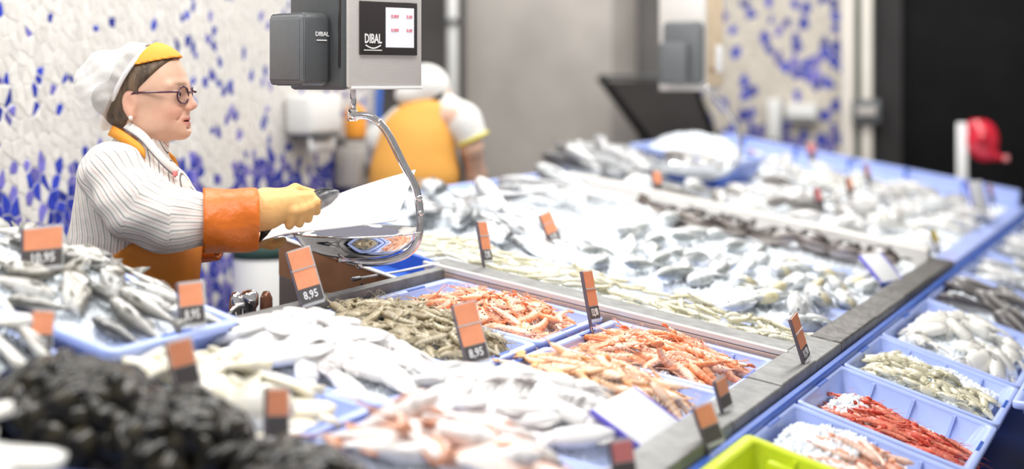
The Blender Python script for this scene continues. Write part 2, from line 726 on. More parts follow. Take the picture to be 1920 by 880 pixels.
dsp = thing('towel_dispenser', 'white paper towel dispenser hung on the mosaic wall', 'dispenser', (6.02, 3.66, 1.26))
part('cover', box(-.15, .13, -.09, .05, 0, .18, .025), 'white_plastic', dsp)
part('mouth', box(-.10, .09, -.095, .03, -.012, .003, .004), 'dark_plastic', dsp)
part('towel', box(-.11, .11, -.06, -.052, -.08, -.008), 'paper', dsp)
sp = thing('soap_bottle', 'orange pump soap bottle beside the towel dispenser', 'bottle', (6.37, 3.63, 1.23))
part('bottle_body', lathe([(.001, 0), (.045, 0), (.05, .02), (.05, .12), (.03, .15), (.02, .155)], 16), 'cap_orange', sp)
part('pump', lathe([(.012, .15), (.012, .18), (.028, .185), (.028, .2), (.001, .2)], 12), 'white_plastic', sp)
part('bracket', box(-.06, .06, -.06, .08, -.012, 0, .003), 'mid_plastic', sp)
gb = thing('soap_holder', 'grey plastic wall box under the orange soap bottle', 'dispenser', (6.40, 3.65, 1.02))
part('case', box(-.10, .10, -.08, .06, -.02, .17, .02), 'concrete', gb)
part('window', box(-.05, .05, -.088, -.07, .03, .1, .006), 'mid_plastic', gb)

hb = thing('hanging_brush', 'blue handled brush hanging between the worker and the wall', 'brush', (6.66, 3.675, 1.18))
part('handle', tube(smooth_path([(0, 0, .03), (.01, 0, .12), (.015, 0, .22), (.03, 0, .33)], 4), .018, 10), 'hose_blue', hb)
part('bristles', box(-.05, .04, -.03, .03, -.04, .035, .01), 'white_plastic', hb)

bn = thing('pedal_bin', 'tall white bin with a dark green lid by the mosaic wall', 'bin', (5.30, 3.45, 0))
part('bin_body', lathe([(.001, 0), (.10, 0), (.115, .02), (.118, .80), (.11, .81), (.001, .81)], 24), 'white_plastic', bn)
part('lid', lathe([(.12, .79), (.122, .83), (.10, .86), (.001, .87)], 24), 'green_cloth', bn)
part('pedal', box(-.03, .03, -.17, -.10, .01, .03, .005), 'dark_plastic', bn)

for (nm, lab, cat, y0, y1, z0, z1) in (
        ('paper_holder', 'white boxy holder fixed across the far mosaic panel', 'holder', 2.37, 2.58, 1.22, 1.345),
        ('wall_rail', 'white upright strip fixed to the far mosaic panel', 'rail', 2.62, 2.71, 1.07, 1.38)):
    t = thing(nm, lab, cat, (10.5, 0, 0))
    part('case', box(-.10, .0, y0, y1, z0, z1, .015), 'white_plastic', t)
    part('slot', box(-.106, -.09, y0 + .015, y1 - .015, z0 + .02, z0 + .035, .002), 'mid_plastic', t)

# black slanted easy-tilt hood behind the far end of the ice
hood = thing('slanted_hood', 'large black framed slanted board behind the ice at the column', 'board', (9.75, 0, 0))


def hood_pt(y, z, d=0.0):
    k = (z - 1.0) / .53
    return (.25 - .2 * k - d, y, z)


def hood_bar(p, q, r):
    return tube([p, tuple((np.array(p) + np.array(q)) / 2), q], r, 6)


yl0, yl1, yr0, yr1 = 3.40, 3.72, 2.93, 3.15
V = [hood_pt(3.36, 1.0), hood_pt(2.92, 1.0), hood_pt(3.06, 1.50), hood_pt(3.66, 1.50)]
V += [(a + .03, b, c_) for a, b, c_ in V]
part('panel', (np.array(V), [[0, 1, 2, 3], [7, 6, 5, 4], [0, 4, 5, 1], [1, 5, 6, 2], [2, 6, 7, 3], [3, 7, 4, 0]]), 'hood_grey', hood, False)
part('side_frame', hood_bar(hood_pt(3.34, .98), hood_pt(3.70, 1.53), .030), 'black_wall', hood)
part('side_frame', hood_bar(hood_pt(2.90, .98), hood_pt(3.05, 1.53), .018), 'black_wall', hood)
part('top_frame', hood_bar(hood_pt(3.70, 1.525), hood_pt(3.05, 1.525), .015), 'dark_plastic', hood)
part('base', box(-.1, .3, 2.85, 3.45, 0, 1.03, .02), 'charcoal', hood)

# red ticket dispenser on a white post at the far corner of the counter
tk = thing('ticket_dispenser', 'glossy red snail shaped ticket dispenser on a white post', 'dispenser', (9.62, 1.22, 0))
part('post', box(-.02, .02, .055, .12, 0, 1.25, .004), 'white_plastic', tk)
V, F = snet(lambda P: smin(smin(d_ell(P, (0, 0, 0), (.055, .095, .125)), d_cone(P, (0, -.03, -.085), (0, -.105, -.10), .035, .020), .03),
                           d_ell(P, (0, .05, .09), (.035, .045, .035)), .03), (-.08, -.2, -.16), (.08, .14, .16), .009)
so = part('shell', (V, F), 'red_gloss', tk)
so.location = (-.03, -.035, 1.145)
o = part('ticket', box(-.012, .012, -.150, -.115, -.122, -.085, .006), 'tag_pink', tk)
o.location = (-.03, -.035, 1.145)
o = part('hub', lathe([(.001, 0), (.03, 0), (.034, .012), (.001, .02)], 16), 'red_gloss', tk)
o.location = (-.10, -.035, 1.16)
o.rotation_euler = (0, -math.pi / 2, 0)
# ================================================================== the fish counter
s1 = lambda x, y: S1(y)
s2 = lambda x, y: S2(y)
sl = lambda x, y: SL(y)
counter = thing('display_counter', 'long tilted fish display counter with steel rails and blue bed', 'counter', (3, 1.5, 0))
counter.location = (0, 0, 0)


def block(x0, x1, y0, y1, plane, dz, bev=.004):
    V, F = box(x0, x1, y0, y1, 0, 1, bev)
    for v in V:
        v[2] = v[2] * (plane(v[0], v[1]) + dz)
    return V, F


part('base', block(1.2, 4.0, .96, 1.985, s1, -.15), 'steel', counter, False)
part('base', block(1.2, 2.86, 1.99, 2.75, sl, -.16), 'steel', counter, False)
part('base', block(4.02, 4.5, .96, 2.40, s1, -.075), 'steel', counter, False)
part('base', block(4.502, 9.42, .96, 2.72, s1, -.075), 'steel', counter, False)
part('bed', box(4.16, 4.51, 1.0, 2.39, -.075, -.045, .003, s1), 'crate_blue', counter, False)
part('bed', box(4.512, 6.30, 1.0, 2.71, -.075, -.045, .003, s1), 'crate_blue', counter, False)
part('bed', box(6.42, 9.34, 1.0, 2.71, -.075, -.045, .003, s1), 'crate_blue', counter, False)
part('bed', box(1.25, 3.98, 1.0, 1.97, -.15, -.135, .003, s1), 'crate_blue', counter, False)
part('shelf', block(3.21, 9.4, .30, .90, s2, -.16), 'panel_navy', counter, False)
part('front_panel', block(1.2, 3.2, .885, .93, s1, -.09), 'panel_navy', counter, False)

# the rail across the counter, a brushed top over a front face that leans out
part('cross_rail', box(4.015, 4.135, .99, 2.05, -.03, .012, .005, s1), 'edge_steel', counter, False)
part('cross_rail_face', box(3.995, 4.012, .99, 2.05, -.075, -.002, .003, s1), 'rail_face', counter, False)
part('cross_rail_lip', box(3.994, 4.010, .985, 2.055, -.001, .0155, .003, s1), 'scale_steel', counter, False)  # front lip, coloured pale for the white highlight along the edge
part('cross_rail', box(6.31, 6.40, .99, 2.55, -.05, .050, .006, s1), 'scale_steel', counter, False)
# the customer-side rail of short plates, wet and dirty further on
xs = [1.9, 2.52, 3.20, 3.62, 3.98, 4.28, 4.80, 5.32, 5.86, 6.42]
for i in range(len(xs) - 1):
    part('edge_plate', box(xs[i] + .0025, xs[i + 1] - .0025, .905, .992, -.04, .012 + .003 * (i % 2), .004, s1),
         'edge_steel' if i < 5 else 'steel_wet', counter, False)
part('edge_plate', box(6.42, 9.42, .905, .992, -.04, .006, .004, s1), 'crate_blue', counter, False)
part('edge_strip', box(1.9, 9.4, .885, .904, -.11, -.012, .003, s1), 'crate_deep', counter, False)
# the staff-side rim
part('staff_rim', box(2.87, 4.01, 1.985, 2.012, -.055, .008, .004, s1), 'edge_steel', counter, False)
part('staff_rim', box(4.12, 4.50, 2.39, 2.412, -.05, .004, .004, s1), 'crate_blue', counter, False)
part('staff_rim', box(4.485, 4.507, 2.40, 2.72, -.05, .004, .004, s1), 'crate_blue', counter, False)
part('staff_rim', box(4.49, 9.4, 2.712, 2.735, -.05, .004, .004, s1), 'crate_blue', counter, False)
part('staff_panel', box(2.87, 4.0, 1.995, 2.005, .55, .90, .002), 'steel', counter, False)
part('end_rim', box(9.345, 9.42, .95, 2.72, -.06, .095, .008, s1), 'crate_blue', counter, False)
part('end_rim', box(9.27, 9.34, .95, 2.72, -.06, .06, .008, s1), 'crate_blue', counter, False)
for y in np.arange(1.25, 2.7, .33):
    part('rim_joint', box(9.266, 9.424, y, y + .012, .0, .097, .002, s1), 'crate_deep', counter, False)

# brown end plate of the raised ice bed, with its steel apron
ep = thing('end_plate', 'brown panel with two screws closing the raised blue bed', 'panel')
se = lambda x, y: .955 + .262 * (y - 2.03)
part('plate', box(3.77, 3.782, 2.02, 2.40, -.105, .0, .002, se), 'brown_panel', ep, False)
part('edge', box(3.765, 3.787, 2.02, 2.40, .0, .006, .002, se), 'white_plastic', ep, False)
part('apron_plate', box(3.772, 3.784, 2.02, 2.40, -.23, -.105, .002, se), 'steel', ep, False)
for y in (2.13, 2.30):
    o = part('screw', ball((0, 0, 0), (.003, .0045, .0045), 8, 5), 'dark_plastic', ep)
    o.location = (3.769, y, se(0, y) - .045)
part('side_wall', box(3.79, 4.0, 2.385, 2.40, -.2, .004, .002, se), 'steel', ep, False)
bt = thing('scrap_tray', 'deep blue empty tray under the hanging scale pan', 'tray')
part('tray_floor', box(3.80, 4.11, 2.03, 2.38, -.07, -.055, .003, se), 'crate_deep', bt, False)
part('tray_side', box(4.085, 4.105, 2.03, 2.38, -.06, .004, .003, se), 'crate_deep', bt, False)
part('tray_side', box(3.79, 3.803, 2.03, 2.38, -.06, .0, .003, se), 'crate_deep', bt, False)
part('tray_side', box(3.80, 4.10, 2.366, 2.38, -.06, .003, .003, se), 'crate_deep', bt, False)
part('drain_plug', ball((3.97, 2.10, se(0, 2.1) - .047), (.02, .02, .01)), 'dark_plastic', bt)
rod = thing('sharpening_rod', 'thin pale rod lying across the corner of the steel rail', 'rod')
part('shaft', tube([(3.70, 2.095, .962), (3.85, 2.06, .964), (4.02, 2.015, .972)], .0035, 8), 'ink_white', rod)
part('grip', tube([(3.70, 2.095, .962), (3.685, 2.098, .962), (3.67, 2.102, .962)], .006, 8), 'steel', rod)


# ------------------------------------------------------------------ crates
def crate(name, label, x0, x1, y0, y1, plane, tilt, h=.115, m='crate_blue', lip=.022, cat='crate', dz=0.0, group=None, ribs=True):
    """open plastic crate: tapered body, flat rim, inner ribs, hand slot marks"""
    xc, yc = (x0 + x1) / 2, (y0 + y1) / 2
    a = math.atan(tilt)
    hx, hy = (x1 - x0) / 2, (y1 - y0) / 2 / math.cos(a)
    r = thing(name, label, cat, M=pose(xc, yc, plane(xc, yc) + dz, a), group=group)
    R = lambda o, z, rr: rrect(-hx + o, hx - o, -hy + o, hy - o, z, rr)
    ti = .028
    body = loft([R(lip - .002, -.004, .022), R(lip + ti, -h + .006, .03), R(lip + ti + .004, -h + .004, .03)], False, True)
    outer = loft([R(lip + ti - .006, -h, .03), R(lip - .008, -.004, .024)], True, False)
    V, F = join(body, outer)
    part('body', (V, F), m, r)
    rim = loft([R(.003, -.02, .02), R(0, -.017, .022), R(0, -.003, .022), R(.003, 0, .02), R(lip - .004, 0, .018), R(lip, -.006, .018), R(lip - .002, -.02, .018)], False, False)
    part('rim', rim, m, r)
    if ribs:
        for sgn in (-1, 1):
            for k in (-.5, 0, .5):
                p = sgn * (hx - lip)
                q = sgn * (hx - lip - ti)
                yy = k * hy
                V = []
                for dy in (-.004, .004):
                    V += [(p, yy + dy, -.008), (q, yy + dy, -h + .006), (q - sgn * .004, yy + dy, -h + .006), (p - sgn * .012, yy + dy, -.008)]
                F = [[0, 1, 2, 3], [7, 6, 5, 4], [0, 3, 7, 4], [3, 2, 6, 7], [2, 1, 5, 6], [1, 0, 4, 5]]
                part('rib', (np.array(V), F), m, r, False)
        for sgn in (-1, 1):
            part('hand_slot', box(-.05, .05, sgn * (hy - .016) - .004, sgn * (hy - .016) + .004, -.002, .0015, .0006),
                 'crate_deep' if m.startswith('crate') else m, r, False)
    r['hx'], r['hy'] = hx, hy
    return r


def mound(hx, hy, base, top, cx=0, cy=0, rx=.8, ry=.8, seed=0, rough=.012):
    """height field in crate coordinates"""
    def f(x, y):
        d = np.clip(1 - ((x / hx - cx) / rx) ** 2 - ((y / hy - cy) / ry) ** 2, 0, 1)
        return base + (top - base) * d ** .7 + rough * fbm(x, y, seed, 3, 40)
    return f


def ice_fill(parent_m, hx, hy, f, label, seed=0, n=44, chips=260, extra=None):
    """crushed ice: a lumpy field plus loose chips, in crate coordinates"""
    r = np.random.default_rng(seed)
    gx, gy = np.meshgrid(np.linspace(-hx, hx, n), np.linspace(-hy, hy, n), indexing='ij')
    z = f(gx, gy) + .004 * r.standard_normal(gx.shape)
    V = np.stack([gx, gy, z], -1).reshape(-1, 3)
    F = [[i * n + j, (i + 1) * n + j, (i + 1) * n + j + 1, i * n + j + 1] for i in range(n - 1) for j in range(n - 1)]
    parts_ = [(V, F)]
    parts_.append(chip_cloud(r, hx, hy, f, int(chips * 1.6), .003, .0078))
    V, F = join(*parts_)
    o = link('crushed_ice', mesh('crushed_ice', V, F, 'ice', False))
    o.matrix_basis = parent_m
    tag(o, label, 'ice', kind='stuff')
    return o


def chip_cloud(r, hx, hy, f, n, s0=.004, s1_=.011):
    x = r.uniform(-hx, hx, n)
    y = r.uniform(-hy, hy, n)
    z = f(x, y)
    s = r.uniform(s0, s1_, (n, 6))
    base = np.array([[1, 0, 0], [-1, 0, 0], [0, 1, 0], [0, -1, 0], [0, 0, 1], [0, 0, -1]], float)
    V = base[None] * s[:, :, None]
    th = r.uniform(0, 6.28, n)
    c, s_ = np.cos(th), np.sin(th)
    R = np.stack([np.stack([c, -s_, 0 * c], -1), np.stack([s_, c, 0 * c], -1), np.stack([0 * c, 0 * c, 1 + 0 * c], -1)], 1)
    V = np.einsum('nij,nkj->nki', R, V) + np.stack([x, y, z + .002], -1)[:, None]
    tri = [(0, 2, 4), (2, 1, 4), (1, 3, 4), (3, 0, 4), (2, 0, 5), (1, 2, 5), (3, 1, 5), (0, 3, 5)]
    F = [[6 * i + a for a in t] for i in range(n) for t in tri]
    return V.reshape(-1, 3), F


a1, a2, aL = math.atan(T1), math.atan(T2), math.atan(TL)
CR = {}
specs = [
    ('A', 3.525, 3.985, 1.488, 1.968, 'blue crate of orange prawns in the corner of both steel rims'),
    ('B', 3.525, 3.985, 1.005, 1.468, 'blue crate of orange prawns between cross rail and edge plates'),
    ('C', 3.125, 3.515, 1.488, 1.968, 'blue crate heaped with olive grey raw prawns'),
    ('D', 3.125, 3.515, 1.005, 1.468, 'blue crate of pale peach langoustines'),
    ('E', 2.715, 3.115, 1.488, 1.968, 'blue crate heaped with white squid beside the olive prawns'),
    ('F', 2.715, 3.115, 1.005, 1.468, 'blue crate heaped with white cuttlefish beside the langoustines'),
    ('G', 2.305, 2.705, 1.488, 1.968, 'blue crate of cream coloured fillets below the squid heap'),
    ('H', 2.305, 2.705, 1.005, 1.468, 'blue crate of pink skinned fish below the cuttlefish heap'),
]
for k, x0, x1, y0, y1, lab in specs:
    CR[k] = crate('fish_crate', lab, x0, x1, y0, y1, s1, T1, dz=-.012, group='blue crates inside the rails')
specs = [
    ('T1', 3.215, 3.655, 'blue crate of pink prawns half under crushed ice'),
    ('T2', 3.675, 4.185, 'blue crate of thin bright red shrimps'),
    ('T3', 4.205, 4.735, 'blue crate with a row of baby squid on ice'),
    ('T4', 4.755, 5.575, 'long blue crate of big pale cuttlefish on ice'),
    ('T5', 5.595, 6.41, 'blue crate of dark banded fish pieces on ice'),
    ('T6', 6.45, 7.25, 'blue crate of white fillets next to the banded fish'),
    ('T7', 7.29, 8.2, 'far blue crate of pale fish along the customer edge'),
    ('T8', 8.25, 9.3, 'farthest blue crate at the corner by the ticket dispenser'),
]
for k, x0, x1, lab in specs:
    CR[k] = crate('fish_crate', lab, x0, x1, .478, .895, s2, T2, h=.105, group='blue crates along the customer edge')
CR['O'] = crate('fish_crate', 'low blue crate hung outside below the baby squid crate', 4.27, 4.70, .02, .455, lambda x, y: .655, 0.0, h=.10,
                group='blue crates along the customer edge')
stand = link('crate_stand', mesh('crate_stand', *box(4.30, 4.68, .03, .285, 0, .552, .01), 'panel_navy', False))
tag(stand, 'dark blue stand carrying the low outer crate', 'stand')
CR['Y'] = crate('lime_crate', 'lime green plastic crate with ribbed walls at the counter edge', 2.74, 3.195, .42, .875,
                lambda x, y: .765 + .30 * (y - .9), .30, h=.15, m='lime', lip=.03)
stand = link('crate_trestle', mesh('crate_trestle', *block(2.78, 3.16, .46, .79, lambda x, y: .765 + .30 * (y - .9), -.155), 'steel', False))
tag(stand, 'steel trestle standing under the lime green crate', 'stand')
for k in (-.14, -.05, .05, .14):
    part('wall_pleat', box(.168, .186, k - .03, k + .03, -.12, -.02, .008), 'lime', CR['Y'])
CR['L'] = crate('fish_crate', 'blue raised crate of mottled grey fish in front of the server', 2.40, 2.85, 1.90, 2.62, sl, TL, h=.10, group='blue crates inside the rails')
CR['N'] = crate('fish_crate', 'blue crate of white fillets beside the large mussel heap', 1.50, 1.93, 1.50, 1.90, s1, T1, dz=-.012, group='blue crates inside the rails')
CR['M'] = crate('fish_crate', 'blue crate of white fillets below the raised grey fish crate', 1.93, 2.38, 1.93, 2.62, lambda x, y: SL(y) - .03, TL, h=.10, group='blue crates inside the rails')
# ================================================================== seafood kinds
def lerp(a, b, t):
    return np.asarray(a) + (np.asarray(b) - np.asarray(a)) * np.asarray(t)[..., None]


def shrimp_spec(L, thick, curl, back, belly, head, level=2, seed=0):
    """lying on its side, head towards +x; level 2: body, tail fan, legs, antennae, eyes; 1: body, tail fan; 0: one mesh"""
    r = random.Random(seed)
    N, K = 30, 8
    S = np.linspace(0, 1, N)
    th = math.pi + curl * np.clip((S - .3) / .7, 0, 1) ** 1.2 - .1
    ds = .86 * L / (N - 1)
    C = np.zeros((N, 2))
    for i in range(1, N):
        C[i] = C[i - 1] + ds * np.array([math.cos(th[i]), math.sin(th[i])])
    C -= C[N // 2]
    rad = np.interp(S, [0, .05, .16, .34, .42, .7, .92, 1], [.05, .45, .9, 1.0, .92, .72, .42, .3]) * thick
    seg = np.where(S > .4, 1 + .20 * (((S - .4) / .1) % 1.0) - .09, 1)
    rings, cols = [], []
    a = np.linspace(0, 2 * np.pi, K, endpoint=False)
    for i in range(N):
        t = np.array([math.cos(th[i]), math.sin(th[i])])
        nrm = np.array([t[1], -t[0]]) if curl > 0 else np.array([-t[1], t[0]])   # dorsal side: outside of the curl
        rr = rad[i] * seg[i]
        y = np.cos(a) * rr * 1.12
        z = np.sin(a) * rr * .8
        rings.append(np.stack([C[i, 0] + nrm[0] * y, C[i, 1] + nrm[1] * y, z], 1))
        k = .5 + .5 * np.cos(a)
        c0 = lerp(belly, head if S[i] < .38 else back, k ** .7)
        band = 1.0 if S[i] < .4 else (.78 + .40 * (((S[i] - .4) / .1) % 1.0))
        cols.append(np.clip(c0 * band, 0, 1))
    VF = loft(rings)
    col = np.vstack(cols)
    te = np.array([math.cos(th[-1]), math.sin(th[-1])])
    fan = []
    for k, w_ in ((-.55, .5), (-.2, .55), (.2, .55), (.55, .5)):
        c_, s_ = math.cos(k), math.sin(k)
        d = np.array([te[0] * c_ - te[1] * s_, te[0] * s_ + te[1] * c_])
        n2 = np.array([-d[1], d[0]])
        b0 = C[-1]
        ln, wd = L * .13, thick * w_
        top = [(b0, .25), (b0 + d * ln * .6, 1), (b0 + d * ln * .9, .85), (b0 + d * ln, .3)]
        rg = []
        for p, q in top:
            rg.append(np.array([[*(p + n2 * wd * q), .0], [*p, .0016 + abs(k) * .002], [*(p - n2 * wd * q), .0], [*p, -.0012]]))
        fan.append(loft(rg))
    fan = join(*fan)
    legs = []
    tdir = lambda i: np.array([math.cos(th[i]), math.sin(th[i])])
    for q in range(9):
        i = int(4 + q * 2.2)
        t = tdir(i)
        nv = -(np.array([t[1], -t[0]]) if curl > 0 else np.array([-t[1], t[0]]))
        ll = thick * (2.3 if q < 5 else 1.3)
        p0 = C[i] + nv * rad[i] * .8
        p1 = p0 + nv * ll * .5 - t * ll * r.uniform(-.1, .3)
        p2 = p1 + nv * ll * .4 + t * ll * r.uniform(.1, .6)
        zz = r.uniform(-.3, .5) * thick
        legs.append(tube([(*p0, 0), (*p1, zz), (*p2, zz * .4)], [thick * .11, thick * .08, thick * .03], 4))
    legs = join(*legs)
    ants = []
    for sgn in (-1, 1):
        h = C[1]
        b_ = L * r.uniform(.5, .75)
        sy = sgn * r.uniform(.15, .5)
        pth = smooth_path([(*h, .002), (h[0] + .18 * L, h[1] + sy * .12 * L, .006), (h[0] + .12 * L + b_ * .25, h[1] + sy * b_ * .6, .008),
                           (h[0] + b_ * .25, h[1] + sy * b_ * 1.3, .002)], 4)
        ants.append(tube(pth, np.linspace(thick * .075, thick * .03, len(pth)), 4))
    h = C[1]
    ants.append(tube([(h[0] - .02 * L, h[1] + (thick * .4 if curl > 0 else -thick * .4) * 0, .0), (h[0] + .06 * L, h[1], .002), (h[0] + .13 * L, h[1] + .01 * L, .004)],
                     [thick * .3, thick * .16, thick * .03], 5))
    ants = join(*ants)
    eyes = [ball((C[4, 0], C[4, 1], sgn * rad[4] * .72), thick * .17, 6, 5) for sgn in (-1, 1)]
    cf = np.clip(np.asarray(back) * .95, 0, 1)
    cl = np.clip(lerp(back, belly, .45), 0, 1)
    if level == 0:
        V, F = join(VF, fan, ants)
        cc = np.vstack([col, np.tile(cf, (len(fan[0]), 1)), np.tile(cl, (len(ants[0]), 1))])
        return mesh('prawn', V, F, 'flesh', col=cc)
    sp = [('body', mesh('body', *VF, 'flesh', col=col), []), ('tail_fan', mesh('tail_fan', *fan, 'flesh', col=np.tile(cf, (len(fan[0]), 1))), [])]
    if level == 2:
        sp.append(('antennae', mesh('antennae', *ants, 'flesh', col=np.tile(cl, (len(ants[0]), 1))), []))
        sp.append(('legs', mesh('legs', *legs, 'flesh', col=np.tile(cl, (len(legs[0]), 1))), []))
        for e in eyes:
            sp.append(('eye', mesh('eye', *e, 'eye_dark'), []))
    return sp


def fish_spec(L, H, W, back, flank, belly, prof='bass', fins=True, fin_col=None, yellow=None, seed=0):
    """lying on its side, head towards +x, back towards +y"""
    T = np.linspace(0, 1, 20)
    if prof == 'bass':
        hp = [(0, .10), (.06, .42), (.16, .72), (.32, .98), (.5, 1.0), (.7, .72), (.88, .36), (1, .30)]
    elif prof == 'bream':
        hp = [(0, .12), (.05, .45), (.14, .80), (.30, 1.0), (.48, .98), (.68, .66), (.88, .26), (1, .22)]
    else:
        hp = [(0, .14), (.06, .50), (.16, .85), (.30, 1.0), (.5, .92), (.72, .66), (.9, .36), (1, .26)]
    h = np.interp(T, *zip(*hp)) * H / 2
    wv = np.interp(T, [0, .05, .15, .3, .5, .75, 1], [.12, .5, .88, 1, .92, .5, .12]) * W / 2
    K = 14
    a = np.linspace(0, 2 * np.pi, K, endpoint=False)
    bl = .8 * L
    rings, cols = [], []
    for i, t in enumerate(T):
        y = np.sin(a) * h[i] * (1 + .06 * np.sin(a))
        z = np.cos(a) * wv[i]
        bend = .02 * L * math.sin(t * 3.1)
        rings.append(np.stack([np.full(K, L / 2 - t * bl), y + bend, z], 1))
        k = np.sin(a)
        c = np.where((k > .35)[:, None], lerp(flank, back, np.clip((k - .35) / .4, 0, 1)), lerp(flank, belly, np.clip((.1 - k) / .5, 0, 1)))
        if .19 < t < .25:
            c = c * .72
        if yellow is not None and .1 < t < .3:
            c = lerp(c, yellow, np.where(k > .2, .55, .1))
        cols.append(c)
    body = loft(rings)
    sp = []
    col = np.vstack(cols)
    fc = fin_col if fin_col is not None else lerp(back, flank, .4)

    def plate(pts, z=0.0, th=.0016):
        P = np.array(pts, float)
        n = len(P)
        V = np.vstack([np.c_[P, np.full(n, z + th)], np.c_[P, np.full(n, z - th)]])
        F = [list(range(n)), list(range(n, 2 * n))[::-1]] + [[i, i + n, (i + 1) % n + n, (i + 1) % n] for i in range(n)]
        return V, F
    x1 = L / 2 - bl
    tail = plate([(x1 + .02 * L, h[-1] * .9), (x1 - .08 * L, H * .34), (x1 - .2 * L, H * .50), (x1 - .12 * L, 0), (x1 - .2 * L, -H * .50), (x1 - .08 * L, -H * .34), (x1 + .02 * L, -h[-1] * .9)])
    X = lambda t: L / 2 - t * bl
    hh = lambda t: float(np.interp(t, T, h))
    dors = plate([(X(.3), hh(.3) * .92), (X(.34), hh(.34) + H * .16), (X(.45), hh(.45) + H * .17), (X(.58), hh(.58) + H * .09), (X(.78), hh(.78) + H * .06), (X(.8), hh(.8) * .9), (X(.55), hh(.55) * .9)])
    anal = plate([(X(.62), -hh(.62) * .9), (X(.66), -hh(.66) - H * .13), (X(.8), -hh(.8) - H * .05), (X(.82), -hh(.82) * .9)])
    n_ = lambda VF, c: mesh('fin', *VF, 'fish', col=np.tile(c, (len(VF[0]), 1)))
    sp.append(('body', mesh('body', *body, 'fish', col=col), []))
    sp.append(('tail_fin', n_(tail, fc), []))
    if fins:
        sp.append(('dorsal_fin', n_(dors, fc), []))
        sp.append(('anal_fin', n_(anal, fc), []))
        zz = float(np.interp(.3, T, wv))
        for sgn in (-1, 1):
            pec = plate([(X(.25), -.02 * H), (X(.33), .10 * H), (X(.45), .02 * H), (X(.36), -.10 * H)], sgn * (zz + .002), .001)
            sp.append(('pectoral_fin', n_(pec, fc), []))
            ez = float(np.interp(.09, T, wv))
            sp.append(('eye', mesh('eye', *ball((X(.09), hh(.09) * .35, sgn * ez * .85), (H * .055, H * .055, H * .03), 8, 5), 'eye_dark'), []))
    return sp


def flat_spec(kind):
    """soft bodied things lying flat, tip towards -x"""
    if kind == 'squid':
        L, Wd, Ht, c0, c1 = .20, .055, .030, (.86, .86, .86), (.80, .74, .74)
    elif kind == 'cuttle':
        L, Wd, Ht, c0, c1 = .17, .095, .045, (.80, .79, .74), (.52, .50, .46)
    elif kind == 'baby':
        L, Wd, Ht, c0, c1 = .085, .026, .018, (.74, .70, .54), (.40, .36, .20)
    T = np.linspace(0, 1, 14)
    pr = np.interp(T, [0, .1, .3, .6, .85, 1], [.1, .45, .85, 1, .92, .7])
    a = np.linspace(0, 2 * np.pi, 12, endpoint=False)
    rings, cols = [], []
    for t, p in zip(T, pr):
        rings.append(np.stack([np.full(12, -L / 2 + t * L * .62), np.cos(a) * Wd / 2 * p, np.sin(a) * Ht / 2 * p ** .6], 1))
        cols.append(lerp(c0, c1, np.clip((np.sin(a) - .55) * 1.2, 0, 1) * (.7 if kind != 'squid' else .25)))
    mantle = loft(rings)
    x1 = -L / 2 + .62 * L
    head = ball((x1 + .03 * L, 0, 0), (.07 * L, Wd * .36, Ht * .36), 10, 7)
    tn = []
    r = random.Random(len(kind))
    for k in range(8):
        yy = (k - 3.5) / 3.5 * Wd * .34
        e = r.uniform(-.4, .4) * Wd
        p = smooth_path([(x1 + .06 * L, yy * .7, 0), (x1 + .18 * L, yy * 1.2 + e * .3, .1 * Ht), (x1 + .36 * L, yy * 1.5 + e, -.2 * Ht)], 3)
        tn.append(tube(p, np.linspace(Wd * .09, Wd * .02, len(p)), 5))
    tn = join(*tn)
    fins = []
    for sgn in (-1, 1):
        q = []
        for t in np.linspace(0, 1, 7):
            x = -L / 2 + (.02 + .5 * t) * L * .62
            w0 = np.interp(t, [0, .4, 1], [.1, .8, .9]) * Wd / 2 * .85
            w1 = w0 + Wd * .28 * math.sin(t * math.pi) * (1 if kind != 'cuttle' else .45)
            q.append(np.array([[x, sgn * w0, .002], [x, sgn * w1, 0], [x, sgn * w0, -.002]]))
        fins.append(loft(q))
    m = 'white_flesh'
    t_ = lambda VF, c: np.tile(c, (len(VF[0]), 1))
    cd_ = lerp(c0, c1, .5)
    return [('mantle', mesh('mantle', *mantle, m, col=np.vstack(cols)), []), ('head', mesh('head', *head, m, col=t_(head, cd_)), []),
            ('tentacles', mesh('tentacles', *tn, m, col=t_(tn, cd_)), []),
            ('fin', mesh('fin', *fins[0], m, col=t_(fins[0], c0)), []), ('fin', mesh('fin', *fins[1], m, col=t_(fins[1], c0)), [])]


